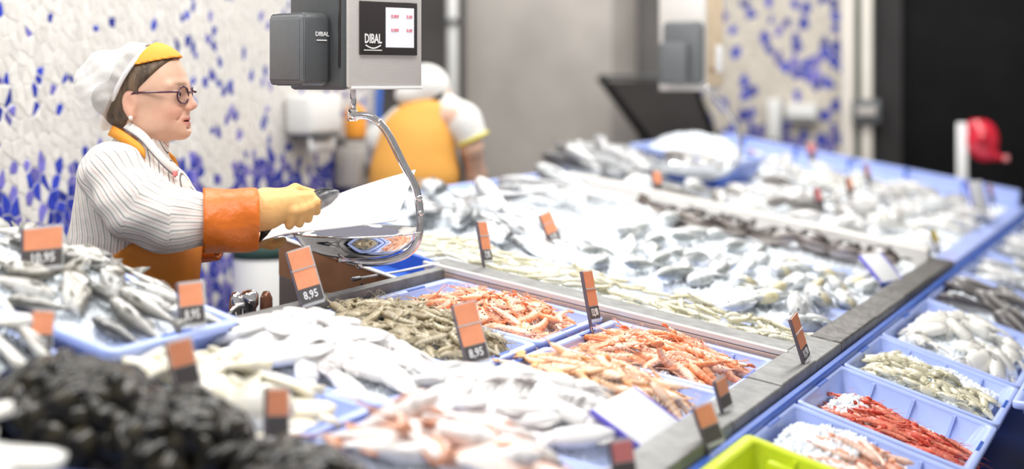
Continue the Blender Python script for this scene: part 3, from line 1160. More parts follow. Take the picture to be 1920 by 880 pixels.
def monk_spec():
    """dark wide headed monkfish lying on its belly, head towards +x"""
    T = np.linspace(0, 1, 18)
    wy = np.interp(T, [0, .05, .2, .36, .5, .75, 1], [.25, .75, 1, .85, .5, .3, .1]) * .115
    hz = np.interp(T, [0, .05, .2, .36, .5, .75, 1], [.2, .5, .9, 1, .75, .5, .2]) * .055
    a = np.linspace(0, 2 * np.pi, 14, endpoint=False)
    rings, cols = [], []
    L = .36
    for t, w_, h in zip(T, wy, hz):
        rings.append(np.stack([np.full(14, L / 2 - t * L), np.cos(a) * w_, np.sin(a) * h], 1))
        cols.append(lerp((.50, .43, .39), (.055, .042, .036), np.clip(np.sin(a) * 2 + .7, 0, 1)))
    b = loft(rings)
    mouth = tube(smooth_path([(L / 2 - .03, -.085, .01), (L / 2 + .004, -.03, .018), (L / 2 + .004, .03, .018), (L / 2 - .03, .085, .01)], 4), .009, 6)
    sp = [('body', mesh('body', *b, 'fish', col=np.vstack(cols)), []), ('mouth', mesh('mouth', *mouth, 'fish', col=np.tile((.42, .36, .33), (len(mouth[0]), 1))), [])]
    for s_ in (-1, 1):
        e = ball((L / 2 - .07, s_ * .05, .045), .012, 8, 5)
        sp.append(('eye', mesh('eye', *e, 'eye_dark'), []))
        f = loft([np.array([[.02, s_ * .08, .004], [.02, s_ * .09, -.004]]), np.array([[-.03, s_ * .15, .003], [-.03, s_ * .15, -.003]]), np.array([[-.07, s_ * .10, .002], [-.07, s_ * .10, -.002]])], False, False)
        sp.append(('pectoral_fin', mesh('pectoral_fin', *f, 'fish', col=np.tile((.12, .09, .08), (len(f[0]), 1))), []))
    tf = box(-L / 2 - .06, -L / 2 + .02, -.003, .003, -.03, .03, .002)
    sp.append(('tail_fin', mesh('tail_fin', *tf, 'fish', col=np.tile((.12, .09, .08), (len(tf[0]), 1))), []))
    return sp


def mussel_mesh(seed):
    r = random.Random(seed)
    T = np.linspace(0, 1, 12)
    wy = np.interp(T, [0, .12, .4, .7, .92, 1], [.1, .45, .8, 1, .7, .2]) * .021
    hz = np.interp(T, [0, .12, .4, .7, .92, 1], [.1, .5, .95, 1, .55, .12]) * .016
    a = np.linspace(0, 2 * np.pi, 12, endpoint=False)
    rings, cols = [], []
    for t, w_, h in zip(T, wy, hz):
        sn = np.sin(a)
        z = np.sign(sn) * np.abs(sn) ** .8 * h
        cc = np.cos(a) * w_ * np.where(np.abs(sn) < .1, 1.06, 1)
        rings.append(np.stack([np.full(12, .038 - t * .076), cc + .006 * math.sin(t * 3), z], 1))
        k = .5 + .5 * math.sin(t * 14)
        cols.append(np.tile(lerp((.004, .004, .005), (.035, .03, .018), k * .8), (12, 1)))
    return mesh('mussel', *loft(rings), 'shellfish', col=np.vstack(cols))


def fillet_mesh(c0, c1, L=.2, W=.07, H=.022, seed=0):
    T = np.linspace(0, 1, 14)
    w_ = np.interp(T, [0, .08, .3, .7, 1], [.35, .8, 1, .75, .3]) * W / 2
    a = np.linspace(0, 2 * np.pi, 12, endpoint=False)
    rings, cols = [], []
    for t, w1 in zip(T, w_):
        z = np.where(np.sin(a) > 0, np.sin(a) * H * .7, np.sin(a) * H * .3) * (1 - .5 * t)
        rings.append(np.stack([np.full(12, L / 2 - t * L), np.cos(a) * w1 + .01 * math.sin(t * 5 + seed), z + .006 * math.sin(t * 6.28 + seed)], 1))
        cols.append(lerp(c0, c1, np.clip(np.abs(np.cos(a)) * .6 + .4 * math.sin(t * 9 + seed) ** 2, 0, 1)))
    return mesh('fillet', *loft(rings), 'white_flesh', col=np.vstack(cols))


# ------------------------------------------------------------------ strewing
def spread(n, x0, x1, y0, y1, r, asp=1.0, tries=14, inside=None):
    pts = []
    while len(pts) < n:
        best, bd = None, -1
        for _ in range(tries):
            p = (r.uniform(x0, x1), r.uniform(y0, y1))
            if inside and not inside(*p):
                continue
            d = min([((p[0] - q[0]) * asp) ** 2 + (p[1] - q[1]) ** 2 for q in pts] or [1])
            if d > bd:
                best, bd = p, d
        if best:
            pts.append(best)
    return pts


def surf_pose(f, x, y, up, yaw, roll, sc=1.0):
    e = .012
    gx, gy = (f(x + e, y) - f(x - e, y)) / (2 * e), (f(x, y + e) - f(x, y - e)) / (2 * e)
    gx, gy = max(-.7, min(.7, float(gx))), max(-.7, min(.7, float(gy)))
    nrm = Vector((-gx, -gy, 1)).normalized()
    q = Vector((0, 0, 1)).rotation_difference(nrm).to_matrix().to_4x4()
    return Matrix.Translation((x, y, float(f(x, y)) + up)) @ q @ Matrix.Rotation(yaw, 4, 'Z') @ Matrix.Rotation(roll, 4, 'X') @ Matrix.Scale(sc, 4)


def strew(name, specs_, n, rect, f, label, cat, group, M=Matrix(), yaw=0.0, dyaw=.4, up=.008, lift=.0, flip=.0, droll=.25, seed=0, asp=1.0, sc=(.9, 1.1), inside=None):
    r = random.Random(seed)
    for i, (x, y) in enumerate(spread(n, *rect, r, asp, inside=inside)):
        a = math.radians(yaw) + r.gauss(0, dyaw) + (math.pi if r.random() < flip else 0)
        ro = r.gauss(0, droll)
        P = surf_pose(f, x, y, up + lift * r.random(), a, ro, r.uniform(*sc))
        k = i % len(specs_)
        inst(name, specs_[k], M @ P, label if isinstance(label, str) else label[k], cat, group)


def crate_m(k):
    o = CR[k]
    return o.matrix_basis.copy(), o['hx'], o['hy']


# ---------------- prawn crates
OR = dict(back=(.88, .27, .10), belly=(.95, .70, .55), head=(.86, .34, .16))
orange = [shrimp_spec(.125, .0138, 1.5, level=2, seed=1, **OR), shrimp_spec(.13, .0140, .7, level=2, seed=2, **OR),
          shrimp_spec(.12, .013, -1.1, level=2, seed=3, **OR)]
M_, hx, hy = crate_m('A')
f = mound(hx, hy, -.055, .004, -.1, -.05, .95, 1.0, 1)
fA = f
ice_fill(M_, hx - .04, hy - .04, lambda x, y: f(x, y) - .006 + .02 * (y > hy * .45), 'crushed ice under the orange prawns by the staff rim', 21)
strew('prawn', orange, 84, (-hx * .72, hx * .70, -hy * .80, hy * .62), f, [w_ + ' orange prawn in the crate at the corner of both steel rims' for w_ in ('tightly curled', 'slightly bent', 'half curled')], 'prawn',
      'orange prawns in the corner crate', M_, yaw=-80, dyaw=.75, up=.011, lift=.014, flip=.4, seed=31)
M_, hx, hy = crate_m('B')
fB = mound(hx, hy, -.055, .002, -.05, .1, .95, 1.0, 2)
ice_fill(M_, hx - .04, hy - .04, lambda x, y: fB(x, y) - .006, 'crushed ice under the orange prawns by the edge plates', 22)
orange_s = [shrimp_spec(.15, .0134, .35, level=2, seed=4, **OR), shrimp_spec(.145, .0136, -.5, level=2, seed=5, **OR), shrimp_spec(.13, .0134, 1.2, level=2, seed=6, **OR)]
strew('prawn', orange_s, 82, (-hx * .70, hx * .72, -hy * .70, hy * .82), fB, [w_ + ' orange prawn in the crate between cross rail and edge plates' for w_ in ('long straight', 'slightly bent', 'short curled')], 'prawn',
      'orange prawns in the edge plate crate', M_, yaw=-82, dyaw=.38, up=.011, lift=.014, flip=.35, seed=32)

GR = dict(back=(.36, .30, .18), belly=(.60, .54, .40), head=(.26, .20, .11))
grey = [shrimp_spec(.105, .0112, 1.3, level=2, seed=7, **GR)[:4], shrimp_spec(.11, .0112, .5, level=2, seed=8, **GR)[:4], shrimp_spec(.10, .0108, -.9, level=2, seed=9, **GR)[:4]]
M_, hx, hy = crate_m('C')
fC = mound(hx, hy, -.045, .022, .05, .05, 1.0, 1.05, 3)
ice_fill(M_, hx - .04, hy - .04, lambda x, y: fC(x, y) - .01, 'crushed ice under the olive grey prawns', 23)
strew('prawn', grey, 140, (-hx * .80, hx * .78, -hy * .84, hy * .86), fC, [w_ + ' olive grey raw prawn in the heaped crate' for w_ in ('curled', 'slightly bent', 'short half curled')], 'prawn',
      'olive grey raw prawns', M_, yaw=-80, dyaw=.6, up=.009, lift=.014, flip=.45, seed=33)

PE = dict(back=(.90, .46, .19), belly=(.93, .76, .62), head=(.90, .56, .34))
peach = [shrimp_spec(.15, .012, .4, level=2, seed=10, **PE)[:4], shrimp_spec(.14, .0115, 1.0, level=2, seed=11, **PE)[:4], shrimp_spec(.145, .0115, -.6, level=2, seed=12, **PE)[:4]]
M_, hx, hy = crate_m('D')
fD = mound(hx, hy, -.05, .012, -.05, .1, 1.0, 1.0, 4)
ice_fill(M_, hx - .04, hy - .04, lambda x, y: fD(x, y) - .006, 'crushed ice under the pale peach langoustines', 24)
strew('langoustine', peach, 66, (-hx * .74, hx * .76, -hy * .72, hy * .86), fD, [w_ + ' pale peach langoustine in the crate beside the olive prawns' for w_ in ('long straight', 'curled', 'slightly bent')], 'langoustine',
      'pale peach langoustines', M_, yaw=-80, dyaw=.4, up=.011, lift=.012, flip=.35, seed=34)

RE = dict(back=(.62, .06, .03), belly=(.86, .34, .22), head=(.52, .035, .02))
red = [shrimp_spec(.12, .0082, .6, level=2, seed=13, **RE)[:4], shrimp_spec(.115, .008, -.5, level=2, seed=14, **RE)[:4], shrimp_spec(.11, .0082, 1.0, level=2, seed=15, **RE)[:4]]
M_, hx, hy = crate_m('T2')
fT2 = mound(hx, hy, -.075, -.052, 0, 0, 1, 1, 5, .006)
ice_fill(M_, hx - .045, hy - .045, lambda x, y: fT2(x, y) + .045 * np.exp(-(((x - .02) / .13) ** 2 + ((y - hy * .55) / .06) ** 2)), 'crushed ice beside the bright red shrimps', 25, chips=420)
strew('shrimp', red, 96, (-hx * .66, hx * .30, -hy * .76, hy * .62), fT2, [w_ + ' bright red shrimp lying lengthwise in its crate' for w_ in ('bent', 'nearly straight', 'curled')], 'shrimp',
      'bright red shrimps', M_, yaw=-88, dyaw=.3, up=.012, lift=.026, flip=.3, seed=35)

PK = dict(back=(.80, .33, .20), belly=(.90, .68, .58), head=(.78, .40, .27))
pink = [shrimp_spec(.12, .010, .6, level=1, seed=16, **PK), shrimp_spec(.12, .0095, -.8, level=1, seed=17, **PK)]
M_, hx, hy = crate_m('T1')
fT1 = mound(hx, hy, -.048, -.008, .05, .1, 1, 1, 6, .012)
ice_fill(M_, hx - .045, hy - .045, lambda x, y: fT1(x, y) + .012 * (np.asarray(y) > .0), 'crushed ice covering half of the pink prawns', 26, chips=600)
strew('prawn', pink, 34, (-hx * .6, hx * .45, -hy * .76, hy * .25), fT1, 'pink prawn half sunk in ice behind the lime green crate', 'prawn',
      'pink prawns on ice', M_, yaw=-85, dyaw=.4, up=.006, lift=.012, flip=.4, seed=36)

baby = [flat_spec('baby')]
M_, hx, hy = crate_m('T3')
fT3 = mound(hx, hy, -.05, -.018, .0, 0, 1, 1, 7, .008)
ice_fill(M_, hx - .045, hy - .045, lambda x, y: fT3(x, y) + .022 * np.exp(-((x - hx * .45) / .08) ** 2), 'crushed ice in the baby squid crate', 27, chips=420)
strew('baby_squid', baby, 62, (-hx * .64, hx * .20, -hy * .80, hy * .76), fT3, 'cream baby squid lying on ice in the customer side crate', 'squid',
      'baby squid on ice', M_, yaw=-80, dyaw=.8, up=.010, lift=.02, flip=.4, seed=37, sc=(.75, 1.1))
cut = [flat_spec('cuttle')]
M_, hx, hy = crate_m('T4')
fT4 = mound(hx, hy, -.042, .004, .0, .2, 1, 1, 8, .012)
ice_fill(M_, hx - .045, hy - .045, fT4, 'crushed ice in the long cuttlefish crate', 28, n=60, chips=500)
strew('cuttlefish', cut, 19, (-hx * .78, hx * .75, -hy * .72, hy * .55), fT4, 'big pale cuttlefish on ice in the long crate', 'cuttlefish',
      'big pale cuttlefish on ice', M_, yaw=170, dyaw=.7, up=.018, flip=.3, seed=38, sc=(.8, 1.0))
M_, hx, hy = crate_m('T5')
fT5 = mound(hx, hy, -.05, .0, .0, .2, 1, 1, 9, .012)
ice_fill(M_, hx - .045, hy - .045, fT5, 'crushed ice around the dark banded fish', 29, n=60, chips=400)
banded = [fish_spec(.26, .085, .055, (.07, .06, .06), (.48, .46, .44), (.84, .83, .82), 'hake', seed=1)]
strew('banded_fish', banded, 9, (-hx * .7, hx * .7, -hy * .62, hy * .5), fT5, 'dark backed fish on ice beyond the cuttlefish crate', 'fish',
      'dark backed fish on ice', M_, yaw=60, dyaw=.4, up=.02, seed=39)
pale = [fish_spec(.24, .075, .05, (.42, .42, .42), (.78, .78, .78), (.86, .86, .86), 'bass', seed=2), fish_spec(.22, .085, .05, (.33, .34, .36), (.70, .72, .74), (.86, .86, .86), 'bream', seed=3)]
for k, sd, nm, lab in (('T6', 1, 'white_fish', 'white fish in the crate beyond the banded fish'), ('T7', 2, 'white_fish', 'pale fish in the far crate along the customer edge'),
                       ('T8', 3, 'white_fish', 'pale fish in the corner crate by the ticket dispenser')):
    M_, hx, hy = crate_m(k)
    fk = mound(hx, hy, -.05, -.01, 0, 0, 1, 1, 40 + sd, .01)
    ice_fill(M_, hx - .045, hy - .045, fk, ('crushed ice under the white fish beyond the banded fish', 'crushed ice in the far crate along the customer edge', 'crushed ice in the corner crate by the ticket dispenser')[sd - 1], 50 + sd, chips=200)
    strew(nm, pale, 8, (-hx * .75, hx * .7, -hy * .6, hy * .55), fk, lab, 'fish', ('white fish in the near crate', 'pale fish in the far crate', 'pale fish in the corner crate')[sd - 1],
          M_, yaw=80, dyaw=.5, up=.02, seed=60 + sd)
M_, hx, hy = crate_m('O')
ice_fill(M_, hx - .04, hy - .04, mound(hx, hy, -.05, -.03, seed=77), 'crushed ice in the low outer crate', 77, chips=150)
M_, hx, hy = crate_m('Y')
ice_fill(M_, hx - .06, hy - .06, mound(hx, hy, -.115, -.10, seed=78), 'crushed ice at the bottom of the lime crate', 78, chips=150)

# ---------------- white squid and cuttlefish heaps, fillets, pink fish
squid = [flat_spec('squid')]
M_, hx, hy = crate_m('E')
fE = mound(hx, hy, -.03, .045, .0, .05, 1.05, 1.1, 10, .008)
ice_fill(M_, hx - .03, hy - .03, lambda x, y: fE(x, y) - .012, 'crushed ice under the white squid heap', 71)
strew('squid', squid, 46, (-hx * .86, hx * .86, -hy * .92, hy * .94), fE, 'glossy white squid heaped beside the olive prawns', 'squid',
      'white squid heap', M_, yaw=-80, dyaw=.55, up=.011, lift=.008, flip=.4, seed=41, sc=(.9, 1.15))
M_, hx, hy = crate_m('F')
fF = mound(hx, hy, -.03, .045, .0, .05, 1.05, 1.1, 11, .008)
ice_fill(M_, hx - .03, hy - .03, lambda x, y: fF(x, y) - .012, 'crushed ice under the white cuttlefish heap', 72)
wc = flat_spec('squid')
strew('white_cuttlefish', [wc], 38, (-hx * .86, hx * .86, -hy * .52, hy * .92), fF, 'glossy white cuttlefish heaped beside the langoustines', 'cuttlefish',
      'white cuttlefish heap', M_, yaw=-70, dyaw=.6, up=.011, lift=.008, flip=.4, seed=42, sc=(.95, 1.25))
M_, hx, hy = crate_m('G')
fG = mound(hx, hy, -.05, .03, -.0, .1, 1.05, 1.0, 12, .01)
ice_fill(M_, hx - .03, hy - .03, fG, 'crushed ice under the cream coloured fillets', 73)
fil = [fillet_mesh((.84, .82, .76), (.74, .68, .50), seed=k) for k in range(3)]
strew('fish_fillet', fil, 17, (-hx * .7, hx * .7, -hy * .75, hy * .78), fG, 'cream fish fillet in the crate below the squid heap', 'fillet', 'cream fillets', M_, yaw=-75, dyaw=.5, up=.012, lift=.01, seed=43)
M_, hx, hy = crate_m('H')
fH = mound(hx, hy, -.05, .03, .0, .1, 1.05, 1.0, 13, .01)
ice_fill(M_, hx - .03, hy - .03, fH, 'crushed ice under the pink skinned fish', 74)
pf = [fish_spec(.26, .085, .05, (.80, .38, .27), (.86, .66, .58), (.88, .84, .82), 'bass', fin_col=(.75, .35, .22), seed=4)]
strew('pink_fish', pf, 13, (-hx * .6, hx * .65, -hy * .65, hy * .7), fH, 'pink skinned fish in the crate below the cuttlefish heap', 'fish', 'pink skinned fish', M_, yaw=-70, dyaw=.35, up=.022, lift=.01, seed=44)

M_, hx, hy = crate_m('M')
fM = mound(hx, hy, -.03, .04, .0, -.2, 1.05, 1.0, 14, .01)
ice_fill(M_, hx - .03, hy - .03, fM, 'crushed ice under the white fillets', 75)
fil2 = [fillet_mesh((.86, .86, .84), (.78, .76, .70), .22, .085, .026, seed=k) for k in range(3)]
strew('fish_fillet', fil2, 20, (-hx * .7, hx * .8, -hy * .8, hy * .7), fM, 'thick white fillet in the crate below the raised grey fish', 'fillet', 'thick white fillets', M_, yaw=-75, dyaw=.5, up=.014, lift=.01, seed=45)

M_, hx, hy = crate_m('N')
fN = mound(hx, hy, -.03, .05, .2, .3, 1.05, 1.0, 16, .01)
ice_fill(M_, hx - .03, hy - .03, fN, 'crushed ice under the fillets beside the large mussel heap', 70)
strew('fish_fillet', fil2, 12, (-hx * .4, hx * .8, -hy * .7, hy * .8), fN, 'thick white fillet in the crate beside the large mussel heap', 'fillet', 'white fillets beside the mussels', M_, yaw=-75, dyaw=.5, up=.014, lift=.01, seed=47)
M_, hx, hy = crate_m('L')
fL = mound(hx, hy, -.035, .03, -.05, .0, 1.05, 1.0, 15, .012)
ice_fill(M_, hx - .03, hy - .03, lambda x, y: fL(x, y) + .022 * np.exp(-(((y - hy * .35) / .10) ** 2 + ((x + .03) / .10) ** 2)), 'crushed ice among the mottled grey fish', 76, n=56, chips=700)
mot = [fish_spec(.17, .042, .036, (.12, .12, .11), (.42, .41, .38), (.74, .73, .70), 'hake', seed=5), fish_spec(.16, .05, .034, (.20, .19, .16), (.55, .53, .47), (.80, .79, .75), 'bass', seed=6),
       fish_spec(.15, .04, .034, (.08, .08, .08), (.34, .34, .33), (.70, .69, .67), 'hake', seed=7)]
strew('grey_fish', mot, 44, (-hx * .78, hx * .80, -hy * .84, hy * .86), fL, ['slim grey fish in the raised crate before the server', 'deep bodied brownish fish in the raised crate before the server', 'slim blackish fish in the raised crate before the server'], 'fish',
      'mottled grey fish', M_, yaw=-65, dyaw=.7, up=.018, lift=.012, flip=.35, droll=.5, seed=46)

# ---------------- mussels in dark heaps
mus = [mussel_mesh(k) for k in range(4)]


def heap(cx, cy, rx, ry, h, n, label, group, seed):
    g = lambda x, y: S1(y) - .03 + h * np.clip(1 - ((x - cx) / rx) ** 2 - ((y - cy) / ry) ** 2, 0, 1) ** .5
    r = random.Random(seed)
    for (x, y) in spread(n, cx - rx * .98, cx + rx * .98, cy - ry * .98, cy + ry * .98, r, inside=lambda a, b: ((a - cx) / rx) ** 2 + ((b - cy) / ry) ** 2 < .97):
        P = surf_pose(g, x, y, .004 + .012 * r.random(), r.uniform(0, 6.28), r.gauss(0, .8), r.uniform(1.2, 1.6))
        inst('mussel', mus[r.randrange(4)], P, label, 'mussel', group)
    # the dark wet core that the shells lie on
    n_ = 26
    aa = np.linspace(0, 2 * np.pi, n_, endpoint=False)
    rings = []
    for q in (1.0, .8, .55, .3, .08):
        x, y = cx + rx * q * np.cos(aa), cy + ry * q * np.sin(aa)
        rings.append(np.stack([x, y, g(x, y) - .006], 1))
    o = link('mussel_mass', mesh('mussel_mass', *loft(rings, False, True), 'black_gloss'))
    tag(o, 'dark packed mussels inside ' + label.split(' in ')[-1], 'mussels', kind='stuff')


heap(2.15, 1.755, .14, .155, .10, 96, 'black wet mussel in the large dark heap', 'mussels in the large heap', 81)
heap(2.16, 1.555, .13, .115, .09, 60, 'black wet mussel in the heap below the cream fillets', 'mussels in the lower heap', 82)
heap(2.14, 1.31, .12, .11, .075, 40, 'black wet mussel in the small heap below the pink fish', 'mussels in the small heap', 83)

# ---------------- the two long ice beds
def bed_ice(x0, x1, y0, y1, n, m, label, seed, dips, humps, chips):
    r = np.random.default_rng(seed)

    def g(x, y):
        z = S1(np.asarray(y)) - .022 + .013 * fbm(x, y, seed, 3, 14)
        for (cx, cy, rx, ry, h) in humps:
            z = z + h * np.exp(-(((x - cx) / rx) ** 2 + ((y - cy) / ry) ** 2))
        for (cx, cy, rx, ry, h) in dips:
            z = z - h * np.exp(-(((x - cx) / rx) ** 2 + ((y - cy) / ry) ** 4))
        return z
    gx, gy = np.meshgrid(np.linspace(x0, x1, n), np.linspace(y0, y1, m), indexing='ij')
    z = g(gx, gy) + .0035 * r.standard_normal(gx.shape)
    V = np.stack([gx, gy, z], -1).reshape(-1, 3)
    F = [[i * m + j, (i + 1) * m + j, (i + 1) * m + j + 1, i * m + j + 1] for i in range(n - 1) for j in range(m - 1)]
    cx, cy = (x0 + x1) / 2, (y0 + y1) / 2
    cl = chip_cloud(r, (x1 - x0) / 2, (y1 - y0) / 2, lambda a, b: g(a + cx, b + cy), chips, .005, .012)
    cl[0][:, 0] += cx
    cl[0][:, 1] += cy
    V, F = join((V, F), cl)
    bad = (V[:, 0] < 4.49) & (V[:, 1] > 2.385)
    F = [q for q in F if not bad[q].any()]
    o = link('crushed_ice', mesh('crushed_ice', V, F, 'ice', False))
    tag(o, label, 'ice', kind='stuff')
    return g


gI = bed_ice(4.15, 6.305, 1.0, 2.71, 150, 120, 'broad bed of crushed ice between the two cross rails', 91,
             [(4.62, 1.55, .10, .22, .06), (5.15, 1.30, .14, .12, .06), (5.05, 1.98, .12, .16, .065), (5.35, 1.62, .12, .10, .06), (4.47, 1.22, .07, .14, .06), (5.75, 1.30, .2, .14, .06), (4.75, 1.05, .4, .06, .05), (5.3, 2.3, .12, .1, .05)],
             [(5.6, 2.1, .35, .25, .05), (4.9, 2.5, .3, .2, .03)], 5200)
gJ = bed_ice(6.415, 9.27, 1.0, 2.71, 120, 90, 'far bed of crushed ice beyond the second cross rail', 92, [], [(7.6, 1.6, .8, .35, .03)], 2500)

bass = [fish_spec(.34, .095, .06, (.11, .12, .13), (.50, .52, .54), (.84, .85, .86), 'bass', seed=11), fish_spec(.32, .09, .058, (.16, .17, .18), (.58, .6, .62), (.86, .86, .87), 'bass', seed=12)]
hake = [fish_spec(.46, .085, .065, (.10, .10, .11), (.62, .64, .66), (.88, .89, .9), 'hake', seed=13), fish_spec(.44, .08, .06, (.26, .26, .27), (.76, .77, .78), (.88, .88, .88), 'hake', seed=14)]
whit = [fish_spec(.25, .062, .045, (.26, .28, .27), (.84, .86, .86), (.88, .89, .89), 'hake', seed=15), fish_spec(.23, .06, .045, (.42, .44, .44), (.88, .89, .89), (.88, .88, .88), 'hake', seed=16)]
brm = [fish_spec(.22, .10, .045, (.42, .44, .44), (.87, .89, .89), (.88, .88, .88), 'bream', yellow=(.72, .6, .25), seed=17), fish_spec(.21, .095, .045, (.5, .52, .52), (.9, .91, .91), (.92, .92, .92), 'bream', seed=18)]
strew('sea_bass', bass, 9, (4.66, 5.18, 2.32, 2.66), gI, ['dark backed sea bass heaped at the staff rim of the ice', 'lighter backed sea bass heaped at the staff rim of the ice'], 'sea bass', 'sea bass at the staff rim', yaw=-150, dyaw=.25, up=.034, lift=.02, seed=101, asp=1.4)
strew('sea_bass', bass, 7, (4.62, 5.15, 2.0, 2.26), gI, ['dark backed sea bass lying behind the pale olive prawns', 'lighter backed sea bass lying behind the pale olive prawns'], 'sea bass', 'sea bass on the open ice', yaw=-112, dyaw=.2, up=.034, seed=102, asp=1.4)
strew('hake', hake, 9, (5.25, 6.1, 2.22, 2.62), gI, ['long black backed hake on the broad ice bed', 'long grey backed hake on the broad ice bed'], 'hake', 'hake on the ice', yaw=-110, dyaw=.3, up=.036, lift=.02, flip=.5, droll=.5, seed=103)
strew('hake', hake, 16, (6.55, 7.35, 2.50, 2.68), gJ, ['long black backed hake piled beyond the second rail', 'long grey backed hake piled beyond the second rail'], 'hake', 'hake piled beyond the second rail', yaw=-125, dyaw=.25, up=.045, lift=.09, flip=.5, droll=.7, seed=104)
strew('whiting', whit, 26, (4.72, 5.80, 1.42, 1.90), gI, ['slim dark backed whiting in the middle of the broad ice bed', 'slim pale backed whiting in the middle of the broad ice bed'], 'whiting', 'whiting on the ice', yaw=178, dyaw=.25, up=.024, lift=.012, seed=105, asp=.6)
strew('sea_bream', brm, 24, (4.58, 5.72, 1.06, 1.38), gI, ['oval silver bream with a yellowish brow near the edge plates', 'plain oval silver bream near the edge plates'], 'sea bream', 'bream on the ice', yaw=172, dyaw=.3, up=.024, lift=.01, seed=106, asp=.7)
MONK = monk_spec()
for i, (x, y, a) in enumerate(((5.98, 1.86, 200), (6.06, 1.70, 170), (5.98, 1.56, 235), (6.10, 1.40, 190), (6.08, 1.30, 220), (6.04, 1.12, 180), (5.9, 1.95, 240), (5.88, 1.76, 150))):
    inst('monkfish', MONK, surf_pose(gI, x, y, .045, math.radians(a), 0, .74), 'dark broad headed monkfish lying against the second cross rail', 'monkfish', 'monkfish by the second rail')
olive = flat_spec('baby')
CRM = dict(back=(.56, .52, .35), belly=(.78, .76, .64), head=(.60, .56, .40))
crm = [shrimp_spec(.10, .010, 1.0, level=0, seed=20, **CRM), shrimp_spec(.105, .010, -.5, level=0, seed=21, **CRM), shrimp_spec(.095, .010, .4, level=0, seed=22, **CRM)]
strew('raw_prawn', crm, 88, (4.17, 4.47, 1.48, 2.37), gI, 'pale olive raw prawn in the long strip beside the cross rail', 'prawn', 'pale olive prawns in the long strip', yaw=-70, dyaw=.6, up=.012, lift=.022, flip=.5, seed=107)
strew('raw_prawn', crm, 56, (4.17, 4.42, 1.03, 1.42), gI, 'pale olive raw prawn in the patch near the edge plates', 'prawn', 'pale olive prawns near the edge plates', yaw=-70, dyaw=.7, up=.012, lift=.03, flip=.5, seed=108)
far = [fish_spec(.26, .085, .06, (.22, .20, .19), (.62, .60, .58), (.84, .83, .82), 'bass', seed=23), flat_spec('cuttle'), fish_spec(.28, .08, .07, (.16, .15, .14), (.48, .46, .44), (.8, .79, .78), 'hake', seed=24),
       fish_spec(.25, .1, .06, (.45, .44, .43), (.78, .78, .77), (.86, .86, .86), 'bream', seed=25)]
strew('assorted_fish', far, 74, (6.52, 8.95, 1.05, 2.35), gJ, ['brown backed fish crowded beyond the second cross rail', 'pale cuttlefish crowded beyond the second cross rail', 'slim dark fish crowded beyond the second cross rail', 'pale oval fish crowded beyond the second cross rail'], 'fish', 'assorted fish beyond the second rail', yaw=-60, dyaw=1.0, up=.045, lift=.03, flip=.3, droll=.4, seed=109,
      inside=lambda a, b: not (b > 1.98 and 6.8 < a < 8.3))
# ================================================================== people
CA, SA = math.cos(YAW), math.sin(YAW)


def facing_root(F_, R_, extra=0.0):
    """a frame whose +x is the direction the server faces (towards the customers' side), +y her left"""
    return Matrix.Translation((CA * F_ + SA * R_, SA * F_ - CA * R_, 0)) @ Matrix.Rotation(-(math.pi / 2 - YAW) + extra, 4, 'Z')


W = thing('person', 'woman in striped shirt, orange apron and hairnet holding a dark fish over paper', 'person', M=facing_root(3.95, -.9637))
HY = -.14          # the head turned a little to her right


def turn(V, c=(.03, 0), a=HY):
    V = np.array(V, float)
    x, y = V[:, 0] - c[0], V[:, 1] - c[1]
    V[:, 0] = c[0] + x * math.cos(a) - y * math.sin(a)
    V[:, 1] = c[1] + x * math.sin(a) + y * math.cos(a)
    return V


def cranium(P, g=0.0):
    d = d_ell(P, (.046, 0, 1.488), (.094 + g, .074 + g, .100 + g))
    return smin(d, d_ell(P, (.020, 0, 1.462), (.075 + g, .070 + g, .085 + g)), .03)


